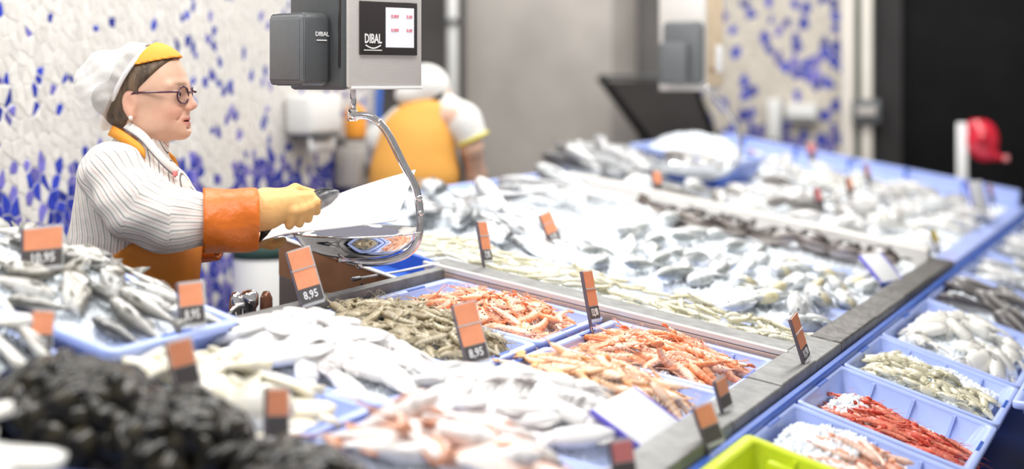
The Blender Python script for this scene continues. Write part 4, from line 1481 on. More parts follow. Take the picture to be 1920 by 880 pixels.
def head_sdf(P):
    d = cranium(P)
    d = smin(d, d_ell(P, (.082, 0, 1.436), (.060, .053, .076)), .03)
    d = smin(d, d_ell(P, (.092, 0, 1.388), (.050, .046, .034)), .03)
    d = smin(d, d_ell(P, (.128, 0, 1.372), (.022, .022, .019)), .022)
    for s in (-1, 1):
        d = smin(d, d_ell(P, (.104, s * .037, 1.428), (.030, .020, .022)), .02)
        d = smin(d, d_cone(P, (.128, s * .010, 1.489), (.112, s * .046, 1.488), .013, .010), .015)
        d = smin(d, d_ell(P, (.055, s * .046, 1.392), (.040, .014, .028)), .025)
    for s in (-1, 1):
        d = smax(d, -d_ell(P, (.142, s * .031, 1.466), (.018, .016, .013)), .012)
    d = smin(d, d_cone(P, (.136, 0, 1.480), (.152, 0, 1.444), .008, .0105), .012)
    d = smin(d, d_ell(P, (.156, 0, 1.438), (.0115, .0105, .0095)), .008)
    for s in (-1, 1):
        d = smin(d, d_ell(P, (.147, s * .0125, 1.432), (.010, .0065, .0075)), .006)
        d = smax(d, -d_ell(P, (.152, s * .007, 1.4255), (.006, .003, .003)), .003)
    # lips, slightly parted
    d = smin(d, d_ell(P, (.133, 0, 1.4055), (.0145, .0255, .0062)), .005)
    d = smin(d, d_ell(P, (.131, 0, 1.3925), (.0135, .0225, .0068)), .005)
    d = smax(d, -d_ell(P, (.140, 0, 1.3992), (.015, .0225, .0020)), .003)
    d = smax(d, -d_ell(P, (.150, 0, 1.3815), (.012, .016, .005)), .008)
    # folds beside the mouth, eyelids over the eyes
    for s in (-1, 1):
        d = smax(d, -d_cone(P, (.140, s * .020, 1.425), (.128, s * .034, 1.402), .0016, .001), .010)
        d = smin(d, d_ell(P, (.117, s * .044, 1.466), (.013, .007, .011)), .006)
        d = smin(d, d_cone(P, (.1305, s * .020, 1.4735), (.1255, s * .042, 1.472), .0042, .0035), .004)
    # ears
    for s in (-1, 1):
        e = d_ell(P, (.018, s * .073, 1.444), (.019, .009, .031))
        e = smin(e, d_ell(P, (.022, s * .072, 1.414), (.010, .007, .010)), .008)
        e = smax(e, -d_ell(P, (.021, s * .084, 1.446), (.011, .008, .020)), .005)
        d = smin(d, e, .006)
    d = smin(d, d_cone(P, (.040, 0, 1.40), (.012, 0, 1.27), .050, .056), .03)
    d = smin(d, d_ell(P, (.0, 0, 1.262), (.07, .10, .03)), .03)
    return d


def skin_col(V, lips=True):
    c = np.tile(np.array((.74, .46, .33)), (len(V), 1))
    def blend(mask, col):
        nonlocal c
        c = c + (np.asarray(col) - c) * np.clip(mask, 0, 1)[:, None]
    x, y, z = V.T
    blend(.55 * np.exp(-(((np.abs(y) - .045) / .022) ** 2 + ((z - 1.422) / .025) ** 2)) * (x > .07), (.80, .36, .27))
    blend(.45 * np.exp(-(((x - .158) / .012) ** 2 + ((z - 1.437) / .012) ** 2)), (.80, .34, .25))
    blend(.5 * np.exp(-(((x - .018) / .02) ** 2 + ((np.abs(y) - .078) / .012) ** 2)), (.82, .38, .28))
    if lips:
        blend(1.0 * np.exp(-(((z - 1.399) / .010) ** 4 + (y / .0245) ** 4)) * (x > .124), (.60, .17, .15))
        blend(1.0 * np.exp(-(((z - 1.399) / .0022) ** 2 + (y / .021) ** 4)) * (x > .122), (.22, .05, .05))
    blend(.75 * np.exp(-(((z - 1.492) / .005) ** 2 + ((np.abs(y) - .030) / .017) ** 4)) * (x > .11), (.22, .13, .08))
    return c


V, F = snet(head_sdf, (-.10, -.12, 1.23), (.19, .12, 1.61), .0033)
body = part('body', (turn(V), F), 'skin', W, col=skin_col(V), label='fair skin of face and neck')
for s in (-1, 1):
    e = ball((.1235, s * .031, 1.4665), .0098, 14, 9)
    eo = part('eye', (turn(e[0]), e[1]), 'eye_white', W)
    e = ball((.1325, s * .030, 1.4665), (.0030, .0046, .0046), 10, 7)
    part('iris', (turn(e[0]), e[1]), 'eye_dark', eo)

BN = np.array((.86, 0, -.51))          # normal of the elastic band's plane
BP = (.003, 0, 1.506)


def hair_sdf(P):
    d = cranium(P, .0055)
    d = smin(d, d_ell(P, (-.03, 0, 1.425), (.045, .055, .045)), .03)
    d = smin(d, d_ell(P, (-.070, 0, 1.455), (.040, .045, .042)), .02)
    front = d_plane(P, (.052, 0, 1.489), (.73, 0, -.685))      # hairline over the forehead
    side = d_plane(P, (.044, 0, 1.47), (1.0, 0, .0))
    d = smax(d, np.minimum(front, side), .012)
    low = d_plane(P, (-.01, 0, 1.385), (.25, 0, -1))
    d = smax(d, low, .01)
    for s in (-1, 1):
        d = smax(d, -d_ell(P, (.020, s * .080, 1.440), (.024, .022, .037)), .006)
    return d


V, F = snet(hair_sdf, (-.13, -.10, 1.36), (.15, .10, 1.61), .0042)
part('hair', (turn(V), F), 'hair', W, label='brown hair combed back under the net')


def visor_sdf(P):
    d = np.abs(cranium(P, .009)) - .0035
    d = np.maximum(d, -d_plane(P, (.004, 0, 1.506), BN))
    return np.maximum(d, -d_plane(P, (.066, 0, 1.5475), (-.22, 0, .975)))


V, F = snet(visor_sdf, (-.08, -.10, 1.48), (.16, .10, 1.62), .0035)
part('headband', (turn(V), F), 'cap_orange', W, label='orange headband over the forehead')


def net_sdf(P):
    x, y, z = P
    d = d_ell(P, (-.060, 0, 1.478), (.094, .090, .102))
    d = smin(d, d_ell(P, (.012, 0, 1.515), (.075, .084, .083)), .03)
    d = smin(d, d_ell(P, (-.040, 0, 1.430), (.070, .062, .055)), .03)
    ang = np.arctan2(y, z - 1.47)
    d = d + .0012 * np.sin(ang * 17 + 3 * np.sin(x * 40)) * np.clip((.06 - x) / .06, 0, 1) + .003 * np.sin(z * 70 + x * 50)
    return np.maximum(d, d_plane(P, BP, BN))


V, F = snet(net_sdf, (-.16, -.11, 1.36), (.09, .11, 1.62), .0042)
net = part('hairnet', (turn(V), F), 'net', W, label='white see-through hairnet')
a = np.linspace(0, 2 * np.pi, 49)
bu, bv = np.array((0, 1, 0)), np.array((.51, 0, .86))
loop = [np.array(BP) + .0835 * math.cos(t) * bu + .0915 * math.sin(t) * bv for t in a]
loop = tube(loop, .0065, 8)
part('elastic_band', (turn(loop[0]), loop[1]), 'net_band', net)

gl = part('glasses', (lambda q: (turn(q[0]), q[1]))(join(
    *[tube([(.148 - .012 * (abs(.021 * math.cos(t) + s * .031) / .05) ** 2, s * .031 + .0225 * math.cos(t), 1.4635 + .0215 * math.sin(t) - .0015 * math.cos(2 * t)) for t in np.linspace(0, 2 * math.pi, 25)], .0026, 6) for s in (-1, 1)],
    tube(smooth_path([(.148, -.010, 1.470), (.151, 0, 1.473), (.148, .010, 1.470)], 3), .0026, 6))), 'glasses', W, label='dark plum spectacle frame')
for s in (-1, 1):
    q = tube(smooth_path([(.143, s * .054, 1.472), (.137, s * .068, 1.473), (.09, s * .076, 1.472), (.035, s * .0775, 1.470), (.012, s * .0755, 1.458)], 4), .0030, 6)
    part('temple_arm', (turn(q[0]), q[1]), 'glasses', gl)
    q = loft([np.array([(.146 - .012 * (abs(.021 * math.cos(t) * k + s * .031) / .05) ** 2, s * .031 + .0215 * k * math.cos(t), 1.4635 + .0205 * k * math.sin(t)) for t in np.linspace(0, 2 * math.pi, 20, endpoint=False)]) for k in (1, .5, .05)], False, True)
    part('lens', (turn(q[0]), q[1]), 'lens', gl)
    q = ball((.024, s * .081, 1.408), .0058, 10, 7)
    part('earring', (turn(q[0]), q[1]), 'pearl', W)


# ---- clothes of the server
def torso(P, g=0.0):
    d = d_ell(P, (-.012, 0, 1.20), (.128 + g, .178 + g, .150 + g))
    d = smin(d, d_ell(P, (-.045, 0, 1.285), (.082 + g, .145 + g, .080 + g)), .05)
    d = smin(d, d_ell(P, (.0, 0, 1.065), (.155 + g, .188 + g, .150 + g)), .08)
    d = smin(d, d_ell(P, (-.01, 0, .92), (.155 + g, .190 + g, .13 + g)), .06)
    d = smin(d, d_ell(P, (.07, 0, 1.20), (.062 + g, .115 + g, .075 + g)), .05)
    return d


def shirt_sdf(P):
    d = torso(P)
    x, y, z = P
    d = d + .0045 * np.sin(22 * z + 16 * x + 4 * np.sin(14 * y)) * np.clip((1.25 - z) * 6, 0, 1) + .003 * np.sin(38 * x + 10 * z)
    d = smin(d, d_cone(P, (-.012, 0, 1.30), (.028, 0, 1.352), .082, .064), .03)
    neck = d_plane(P, (.02, 0, 1.352), (-.42, 0, .9))
    d = smax(d, neck, .01)
    d = smax(d, -d_cone(P, (.0, 0, 1.27), (.055, 0, 1.42), .050, .056), .006)
    return np.maximum(d, .88 - z)


V, F = snet(shirt_sdf, (-.22, -.22, .86), (.2, .22, 1.42), .0068)
ang = np.arctan2(V[:, 1], V[:, 0] + .012)
x, y, z = V.T
s_att = (x + .10 * (z - 1.1) * (x < 0)) / .0175 + 2.0 * np.sin(ang) * 0
side = np.abs(y) / np.sqrt(y * y + (x + .01) ** 2 + 1e-6)
s_att = np.where(True, (x + .28 * np.maximum(z - 1.12, 0) ** 1.0 + .012 * np.sin(9 * z)) / .0165, 0)
part('shirt', (V, F), 'striped_cotton', W, s=s_att, label='white shirt with thin brown stripes')


def sleeve(pts, rs, seed, fold=.006):
    def fn(P):
        d = d_chain(P, pts, rs, .05)
        x, y, z = P
        d = d + fold * .6 * np.sin(46 * x + 30 * z + 8 * np.sin(22 * y + seed)) + fold * .4 * np.sin(70 * z - 34 * x + seed)
        e = np.array(pts[-1]) - np.array(pts[-2])
        return np.maximum(d, d_plane(P, pts[-1], e))
    p = np.array(pts)
    m = max(rs) + .03
    V, F = snet(fn, p.min(0) - m, p.max(0) + m, .0062)
    best, s = None, np.zeros(len(V))
    for i in range(len(pts) - 1):
        a_, b_ = p[i], p[i + 1]
        t = (b_ - a_) / np.linalg.norm(b_ - a_)
        h = np.clip(((V - a_) @ t) / np.linalg.norm(b_ - a_), 0, 1)
        q = V - (a_ + h[:, None] * (b_ - a_))
        d = np.linalg.norm(q, axis=1)
        # stripes run along the arm: angle around it measured from the upper side
        upv = np.cross(t, (0, 1, 0))
        an = np.arctan2(q @ np.array((0, 1, 0)) * -1, q @ upv)
        if best is None:
            best, s = d, an
        else:
            s = np.where(d < best, an, s)
            best = np.minimum(best, d)
    return V, F, s * .066 / .0165


V, F, s_ = sleeve([(-.015, -.155, 1.272), (.06, -.20, 1.195), (.135, -.20, 1.165), (.232, -.175, 1.160)], [.080, .074, .067, .058], 1)
part('sleeve', (V, F), 'striped_cotton', W, s=s_)
V, F, s_ = sleeve([(-.01, .155, 1.270), (.05, .20, 1.16), (.10, .20, 1.09), (.145, .17, 1.07)], [.078, .07, .060, .050], 2)
part('sleeve', (V, F), 'striped_cotton', W, s=s_)
# collar and neck strap
for s, nm in ((1, 'collar'),):
    pth = [(.075 - .10 * (1 - math.cos(t)) * .5 - .012, .058 * math.sin(t), 1.318 + .052 * (1 - math.cos(t)) * .5) for t in np.linspace(-2.9, 2.9, 30)]
    rg = []
    for p in pth:
        p = np.array(p)
        c_ = np.array((.02, 0, p[2]))
        o_ = (p - c_) / (np.linalg.norm(p - c_) + 1e-6)
        rg.append(np.array([p, p + o_ * .016 + (0, 0, -.030), p + o_ * .019 + (0, 0, -.029), p + o_ * .003 + (0, 0, .003)]))
    part('collar', loft(rg), 'white_cloth', W)
pth = smooth_path([(.052, -.092, 1.318), (.035, -.090, 1.335), (-.010, -.074, 1.362), (-.045, -.035, 1.375), (-.050, .0, 1.377), (-.045, .035, 1.375), (-.01, .074, 1.362), (.035, .090, 1.335), (.09, .085, 1.29)], 4)
rg = []
for i, p in enumerate(pth):
    n_ = p - np.array((.02, 0, p[2]))
    n_ /= np.linalg.norm(n_)
    dn = np.array((0, 0, -.012)) + n_ * .006
    rg.append(np.array([p - dn, p + dn, p + dn + n_ * .004, p - dn + n_ * .004]))
part('neck_strap', loft(rg), 'cap_orange', W)
pth = smooth_path([q0 for q0 in ((-.002, -.060, 1.388), (.040, -.078, 1.362), (.070, -.088, 1.330), (.100, -.088, 1.296), (.125, -.070, 1.268))], 5)
rg = []
for i, p in enumerate(pth):
    n_ = p - np.array((.0, 0, p[2] - .04))
    n_ /= np.linalg.norm(n_)
    dn = np.array((-.008, 0, -.010)) + n_ * .004
    rg.append(np.array([p - dn, p + dn, p + dn + n_ * .004, p - dn + n_ * .004]))
lp_ = part('lapel', loft(rg), 'white_cloth', W)
part('piping', tube([r_[2] for r_ in rg], .0016, 5), 'tag_stem', lp_)
part('badge', box(.118, .128, -.085, -.065, 1.262, 1.276, .002), 'tag_pink', W)


def apron_sdf(P):
    x, y, z = P
    d = torso(P, .015) + .003 * np.sin(24 * x + 20 * z) + .002 * np.sin(40 * x - 12 * z)
    d = np.maximum(d, -torso(P, .002))
    diag = d_plane(P, (.010, 0, 1.085), (-.545, 0, .84))
    bib = np.maximum(d_plane(P, (.075, 0, 1.2), (-1, 0, 0)), z - 1.26)
    bib = np.maximum(bib, np.abs(y) - .13)
    return np.maximum(np.maximum(d, diag), .66 - z)


V, F = snet(apron_sdf, (-.24, -.24, .80), (.22, .24, 1.30), .0062)
part('apron', (V, F), 'apron', W, label='orange rubber apron')
lower = lambda P: smin(d_ell(P, (-.01, 0, .90), (.150, .185, .14)), smin(d_chain(P, [(0, -.09, .88), (.01, -.10, .48), (-.01, -.10, .08)], [.095, .07, .05], .03), d_chain(P, [(0, .09, .88), (.01, .10, .48), (-.01, .10, .08)], [.095, .07, .05], .03), .02), .05)
V, F = snet(lower, (-.20, -.22, .03), (.20, .22, 1.06), .012)
part('trousers', (V, F), 'trousers', W)
for s in (-1, 1):
    V, F = snet(lambda P: np.maximum(smin(d_ell(P, (.05, s * .10, .035), (.13, .05, .05)), d_cone(P, (-.01, s * .1, .04), (-.01, s * .1, .11), .05, .05), .03), -P[2]), (-.12, s * .1 - .08, -.01), (.22, s * .1 + .08, .18), .01)
    part('shoe', (V, F), 'white_plastic', W)


# ---- cuffs and gloves
def cuff(a_, b_, ra, rb, th, seed):
    a_, b_ = np.array(a_), np.array(b_)
    def fn(P):
        x, y, z = P
        d = d_cone(P, a_, b_, ra, rb)
        d = d + .003 * np.sin(34 * z + 26 * x + 3 * np.sin(14 * x + seed)) + .0025 * np.sin(22 * x - 40 * y + seed)
        e = b_ - a_
        d = np.maximum(d, np.maximum(d_plane(P, b_, e), -d_plane(P, a_, e)))
        return np.maximum(d, -(d_cone(P, a_ - .1 * e, b_ + .1 * e, ra - th, rb - th)))
    m = max(ra, rb) + .02
    return snet(fn, np.minimum(a_, b_) - m, np.maximum(a_, b_) + m, .0052)


part('sleeve_guard', cuff((.212, -.178, 1.160), (.342, -.150, 1.160), .083, .078, .012, 1), 'cuff', W, label='deep orange sleeve guard')
part('sleeve_guard', cuff((.128, .180, 1.060), (.186, .165, 1.062), .040, .034, .009, 2), 'cuff', W, label='deep orange sleeve guard')


def q(px, py, y):
    return ((px - 250) / 736.7, y, 1.5 - (py - 152) / 736.7)


# right hand: palm over the fish, four fingers curling down its near side, thumb along the far side
def right_glove(P):
    d = d_chain(P, [q(470, 392, -.150), q(515, 384, -.128), q(545, 376, -.112)], [.050, .045, .036], .03)
    d = smin(d, d_ell(P, q(557, 376, -.105), (.036, .034, .031)), .03)
    tips = [(556, 414), (573, 411), (588, 403), (602, 390)]
    for i in range(4):
        kx, ky = 562 + i * 8.5, 368 - i * 1.0
        k0 = q(550 + i * 5, 374 - i * 3, -.100)
        k1 = q(kx + 4, ky - 2, -.122 + .006 * i)
        k2 = q((kx + tips[i][0]) / 2 + 8, (ky + tips[i][1]) / 2 - 4, -.138 + .010 * i)
        k3 = q(tips[i][0], tips[i][1], -.126 + .010 * i)
        d = smin(d, d_chain(P, [k0, k1, k2, k3], [.016, .0145, .0135, .0115], .004), .007)
    d = smin(d, d_chain(P, [q(538, 362, -.085), q(560, 352, -.062), q(590, 360, -.050)], [.016, .014, .0115], .008), .012)
    x, y, z = P
    return d + .0012 * np.sin(120 * x + 40 * z) * np.clip((.39 - x) * 12, 0, 1)


V, F = snet(right_glove, q(455, 470, -.22), q(625, 325, .02), .0031)
part('glove', (V, F), 'glove', W, label='orange rubber glove on the gripping right hand')


def left_glove(P):
    d = d_chain(P, [q(372, 470, .168), q(420, 459, .13), q(462, 457, .10)], [.030, .028, .024], .02)
    d = smin(d, d_ell(P, q(478, 461, .09), (.030, .036, .015)), .02)
    for i in range(4):
        yy = .062 + .018 * i
        d = smin(d, d_chain(P, [q(485, 462, yy), q(503, 465, yy - .004), q(519, 462 - i, yy - .008)], [.0125, .0115, .0095], .004), .007)
    d = smin(d, d_chain(P, [q(470, 458, .058), q(488, 452, .038), q(503, 449, .034)], [.014, .012, .010], .006), .01)
    return d


V, F = snet(left_glove, q(360, 505, .0), q(535, 425, .22), .0033)
part('glove', (V, F), 'glove', W, label='orange rubber glove under the paper')

# the dark fish in her hand and the sheet of paper
held = fish_spec(.235, .052, .044, (.018, .018, .020), (.10, .10, .11), (.46, .45, .46), 'hake', fin_col=(.03, .03, .03), seed=30)
p0, p1 = Vector(q(492, 430, -.104)), Vector(q(640, 357, -.088))
d_ = (p1 - p0).normalized()
up = Vector((0, 0, 1))
side_ = up.cross(d_).normalized()
upv = d_.cross(side_).normalized()
Rm = Matrix((d_, upv, side_ * -1)).transposed().to_4x4()
Rm = Matrix((d_, upv, d_.cross(upv))).transposed().to_4x4()
inst('held_fish', held, W.matrix_basis @ Matrix.Translation((p0 + p1) / 2) @ Rm, 'small dark mackerel gripped in the orange glove', 'fish')

pc = [[q(455, 462, .02), q(500, 447, .00), q(545, 436, -.01), q(620, 428, .0), q(742, 414, .02)],
      [q(470, 452, .12), q(520, 425, .12), q(580, 402, .12), q(650, 390, .13), q(752, 378, .14)],
      [q(500, 430, .22), q(560, 402, .24), q(620, 375, .26), q(690, 352, .28), q(765, 331, .30)]]
rows = [smooth_path(r_, 5) for r_ in pc]
cols_ = [smooth_path([rows[0][i], rows[1][i], rows[2][i]], 6) for i in range(len(rows[0]))]
G = np.array(cols_)
nu, nv = G.shape[:2]
th = np.array((0, 0, -.0035))
V = np.vstack([G.reshape(-1, 3), G.reshape(-1, 3) + th])
F = []
idx = lambda i, j, k=0: k * nu * nv + i * nv + j
for i in range(nu - 1):
    for j in range(nv - 1):
        F.append([idx(i, j), idx(i, j + 1), idx(i + 1, j + 1), idx(i + 1, j)])
        F.append([idx(i, j, 1), idx(i + 1, j, 1), idx(i + 1, j + 1, 1), idx(i, j + 1, 1)])
for i in range(nu - 1):
    F += [[idx(i, 0), idx(i + 1, 0), idx(i + 1, 0, 1), idx(i, 0, 1)], [idx(i, nv - 1), idx(i, nv - 1, 1), idx(i + 1, nv - 1, 1), idx(i + 1, nv - 1)]]
for j in range(nv - 1):
    F += [[idx(0, j), idx(0, j, 1), idx(0, j + 1, 1), idx(0, j + 1)], [idx(nu - 1, j), idx(nu - 1, j + 1), idx(nu - 1, j + 1, 1), idx(nu - 1, j, 1)]]
o = link('paper_sheet', mesh('paper_sheet', V, F, 'paper'))
o.matrix_basis = W.matrix_basis
tag(o, 'large white sheet of wrapping paper held open under the dark fish', 'paper')

# ---- second worker, seen from behind, bent over the ice
B = thing('person', 'worker seen from behind in orange tabard and white cap, bent over the ice', 'person', M=facing_root(7.06, (790 - 960) / 2910 * 7.06))


def k2(px, py, y=0.0):
    return ((px - 790) / 412.2, y, 1.5 - (py - 152) / 412.2)


def head2(P):
    d = d_ell(P, k2(806, 176, .06), (.088, .092, .100))
    d = smin(d, d_ell(P, k2(822, 190, .09), (.062, .075, .070)), .03)
    d = smin(d, d_ell(P, k2(841, 193, .12), (.016, .014, .014)), .012)
    d = smin(d, d_ell(P, k2(833, 203, .11), (.030, .03, .022)), .015)
    d = smin(d, d_ell(P, k2(824, 186, -.005), (.016, .012, .028)), .006)
    d = smin(d, d_cone(P, k2(808, 196, .04), k2(800, 222, 0), .058, .062), .03)
    return d


def arm2(P):
    d = d_chain(P, [k2(858, 220, -.02), k2(884, 275, .0), k2(893, 330, .08), k2(893, 352, .20)], [.055, .047, .042, .032], .03)
    d = smin(d, d_ell(P, k2(893, 352, .25), (.03, .045, .018)), .02)
    for i in range(4):
        d = smin(d, d_chain(P, [k2(884 + 6 * i, 352, .27), k2(883 + 7 * i, 350, .31), k2(883 + 7 * i, 354, .34)], [.011, .010, .008], .003), .006)
    return smin(d, d_chain(P, [k2(882, 350, .23), k2(874, 350, .27)], [.012, .009], .003), .01)


V, F = snet(lambda P: smin(head2(P), smin(arm2(P), d_chain(P, [k2(800, 215), k2(858, 220, -.02)], [.06, .05], .02), .03), .03), (-.1, -.2, .95), (.36, .42, 1.70), .0075)
cc = np.tile((.74, .47, .35), (len(V), 1))
part('body', (V, F), 'skin', B, col=cc)


def vest(P):
    x, y, z = P
    d = d_ell(P, k2(776, 330, 0), (.205, .15, .21))
    d = smin(d, d_ell(P, k2(783, 255, .0), (.165, .12, .15)), .08)
    d = smin(d, d_ell(P, k2(800, 205, .01), (.100, .075, .055)), .05)
    d = d + .006 * np.sin(26 * z + 9 * x) * np.clip((1.15 - z) * 6, 0, 1)
    return np.maximum(d, .9 - z)


V, F = snet(vest, (-.28, -.2, .88), (.22, .2, 1.46), .009)
part('tabard', (V, F), 'apron_light', B, label='orange tabard over the back')
shirt2 = lambda P: np.maximum(d_chain(P, [k2(838, 205, .02), k2(868, 228, .0), k2(889, 268, .0)], [.07, .078, .072], .04), d_plane(P, k2(887, 262, 0), (.42, 0, -.9)))
V, F = snet(shirt2, (.02, -.12, 1.12), (.36, .12, 1.50), .008)
sl2 = part('short_sleeve', (V, F), 'white_cloth', B, label='white short sleeve with yellow hem')
e = np.array((.42, 0, -.9))
e /= np.linalg.norm(e)
u_ = np.cross(e, (0, 1, 0))
lp = tube([np.array(k2(886, 261, 0)) + .074 * (math.cos(t) * u_ + math.sin(t) * np.array((0, 1, 0))) for t in np.linspace(0, 2 * math.pi, 25)], .0085, 6)
part('hem', lp, 'yellow_trim', sl2)
V, F = snet(lambda P: np.maximum(d_chain(P, [k2(752, 225, .02), k2(712, 262, .05), k2(700, 300, .15)], [.065, .062, .05], .04), P[0] + .10), (-.30, -.1, 1.02), (.0, .26, 1.44), .009)
part('short_sleeve', (V, F), 'white_cloth', B)
V, F = snet(lambda P: np.maximum(d_ell(P, k2(838, 215, .03), (.045, .09, .05)), .0 - d_ell(P, k2(806, 196, .05), (.062, .07, .05))), (.03, -.1, 1.26), (.2, .16, 1.44), .008)
part('collar', (V, F), 'green_cloth', B)


def cap2(P):
    d = d_ell(P, k2(797, 160, .045), (.108, .108, .098))
    d = smin(d, d_ell(P, k2(770, 178, .03), (.075, .085, .052)), .04)
    return np.maximum(d, d_plane(P, k2(812, 192, .05), (.55, .1, -.85)))


V, F = snet(cap2, (-.22, -.12, 1.34), (.16, .2, 1.63), .008)
part('cap', (V, F), 'white_cloth', B, label='white cloth cap')
V, F = snet(lambda P: np.maximum(d_ell(P, k2(812, 182, .06), (.088, .096, .085)), np.maximum(d_plane(P, k2(828, 180, .05), (1, .2, .15)), d_plane(P, k2(812, 200, .05), (-.1, 0, -1)))), (-.08, -.12, 1.3), (.2, .2, 1.58), .008)
part('hair', (V, F), 'eye_dark', B)
V, F = snet(lambda P: smin(d_chain(P, [(-.04, -.06, .92), (-.05, -.08, .5), (-.06, -.10, .06)], [.10, .08, .06], .04), d_chain(P, [(-.04, .06, .92), (-.05, .08, .5), (-.06, .10, .06)], [.12, .08, .06], .04), .04), (-.24, -.26, -.01), (.16, .26, 1.2), .014)
part('trousers', (V, F), 'white_cloth', B)
# ================================================================== hanging scales
def text_mesh(txt, size, m, bold=False):
    cu = bpy.data.curves.new('lettering', 'FONT')
    cu.body = txt
    cu.size = size
    cu.align_x, cu.align_y = 'CENTER', 'CENTER'
    cu.extrude = .0006
    if bold:
        cu.offset = size * .018
    cu.resolution_u = 2
    ob = bpy.data.objects.new('lettering_tmp', cu)
    COL.objects.link(ob)
    dg = bpy.context.evaluated_depsgraph_get()
    me = bpy.data.meshes.new_from_object(ob.evaluated_get(dg))
    bpy.data.objects.remove(ob)
    me.materials.clear()
    me.materials.append(MATS[m])
    return me


BRAND = text_mesh('DIBAL', .034, 'ink_white', True)
BRAND_S = text_mesh('DIBAL', .020, 'ink_white', True)
DIG = [text_mesh(t, .019, 'screen_red', True) for t in ('0.000', '0.00')]


def scale_unit(label, F_, Rpx, phi, pan_label_arm=True, k=1.0, ext=None):
    """local frame: +x along the steel face (right and away), +y along the dark face (left and away), corner edge at the origin"""
    R_ = (Rpx - 960) / 2910 * F_
    M_ = Matrix.Translation((CA * F_ + SA * R_, SA * F_ - CA * R_, 0)) @ Matrix.Rotation(-(math.pi / 2 - YAW) + phi, 4, 'Z')
    T = thing('hanging_scale', label, 'scale', M=M_)
    return T, M_


T, M_ = scale_unit('hanging steel scale with grey printer box and chrome arm carrying the round pan', 3.94, 655, math.radians(45))
zb = 1.484
part('steel_housing', box(.0, .25, .004, .10, zb, 2.05, .004), 'scale_steel', T)
part('bottom_tray', box(.01, .25, .0, .10, zb - .006, zb + .002, .002), 'white_plastic', T)
rear = part('printer_housing', box(.004, .235, .10, .236, zb - .007, 2.05, .018), 'dark_plastic', T)
part('printer_housing_front', box(-.012, .012, .012, .236, zb - .007, 2.05, .01), 'dark_plastic', T)
part('seam', box(-.014, -.010, .020, .028, zb + .05, 1.86, .001), 'black_gloss', T)
pb = part('printer_box', box(-.105, -.012, .055, .205, zb + .004, zb + .19, .018), 'dark_plastic', T)
part('cover_panel', box(-.109, -.103, .068, .192, zb + .018, zb + .176, .004), 'mid_plastic', pb)
part('front_bezel', box(-.107, -.085, .058, .202, zb + .006, zb + .188, .014), 'mid_plastic', pb)
o = link('logo', BRAND_S, pb)
o.matrix_basis = Matrix.Translation((-.045, .0535, zb + .135)) @ Matrix.Rotation(math.pi / 2, 4, 'X')
o.scale = (.8, .8, 1)
part('logo_bar', box(-.062, -.03, .0525, .055, zb + .118, zb + .121, .0005), 'ink_white', pb, False)
dp = part('display_panel', box(.035, .228, -.003, .006, zb + .083, zb + .222, .002), 'black_gloss', T)
part('screen', box(.118, .215, -.0045, .0, zb + .103, zb + .207, .001), 'screen', dp, False)
for i, (x, z) in enumerate(((.148, .184), (.198, .184), (.148, .148), (.198, .148))):
    o = link('digits', DIG[i % 2], dp)
    o.matrix_basis = Matrix.Translation((x, -.0052, zb + z)) @ Matrix.Rotation(math.pi / 2, 4, 'X')
    o.scale = (.62, .62, 1)
o = link('logo', BRAND, dp)
o.matrix_basis = Matrix.Translation((.075, -.0042, zb + .124)) @ Matrix.Rotation(math.pi / 2, 4, 'X')
o.scale = (.62, 1.0, 1)
arc = [(.050 + .05 * t, -.0042, zb + .108 - .008 * math.sin(math.pi * t)) for t in np.linspace(0, 1, 9)]
part('logo_swoosh', tube(arc, .0018, 5), 'ink_white', dp)
part('logo_bar', box(.045, .105, -.0045, -.002, zb + .094, zb + .0965, .0005), 'ink_white', dp, False)
part('hanger_rod', tube([(.12, .11, 2.04), (.12, .11, 2.5), (.12, .11, 2.9)], .02, 12), 'steel', T)

Minv = M_.inverted()


def sc_pt(px, py, F_=4.05):
    R_ = (px - 960) / 2910 * F_
    w_ = Vector((CA * F_ + SA * R_, SA * F_ - CA * R_, 1.5 - (py - 152) / 2910 * F_))
    return np.array(Minv @ w_)


part('swivel', tube([sc_pt(662, 168), sc_pt(662, 190), sc_pt(661, 212)], [.008, .008, .010], 10), 'chrome_arm', T)
part('swivel_nut', tube([sc_pt(661, 205), sc_pt(661, 215), sc_pt(661, 227)], .013, 8), 'chrome', T)
armp = smooth_path([sc_pt(*p) for p in ((661, 218), (685, 217), (706, 226), (728, 252), (756, 308), (779, 352), (787, 395), (788, 430), (780, 458), (762, 477), (730, 489), (690, 493), (658, 489), (632, 478))], 4)
V_, F_a = tube(armp, .0105, 10)
arm = part('arm', (V_, F_a), 'chrome_arm', T)
for p in ((709, 229), (783, 372), (786, 400), (672, 497)):
    part('rivet', ball(sc_pt(*p) + np.array((0, -.004, .0)), .0105, 8, 5), 'chrome', arm)
c_ = sc_pt(668, 436)
prof = [(.001, -.064), (.06, -.063), (.10, -.055), (.135, -.038), (.158, -.014), (.166, .0), (.172, .002), (.171, .006), (.164, .004), (.155, -.010), (.132, -.033), (.098, -.050), (.06, -.058), (.001, -.059)]
V_, F_p = lathe(prof, 56)
pan = thing('scale_pan', 'round polished steel weighing pan hanging in the chrome arm', 'pan', M=M_ @ Matrix.Translation(tuple(c_)))
part('bowl', (V_, F_p), 'chrome', pan)
part('bracket', tube(smooth_path([(.1, .05, -.060), (.0, .0, -.070), (-.1, -.05, -.060)], 4), .006, 8), 'chrome_arm', pan)

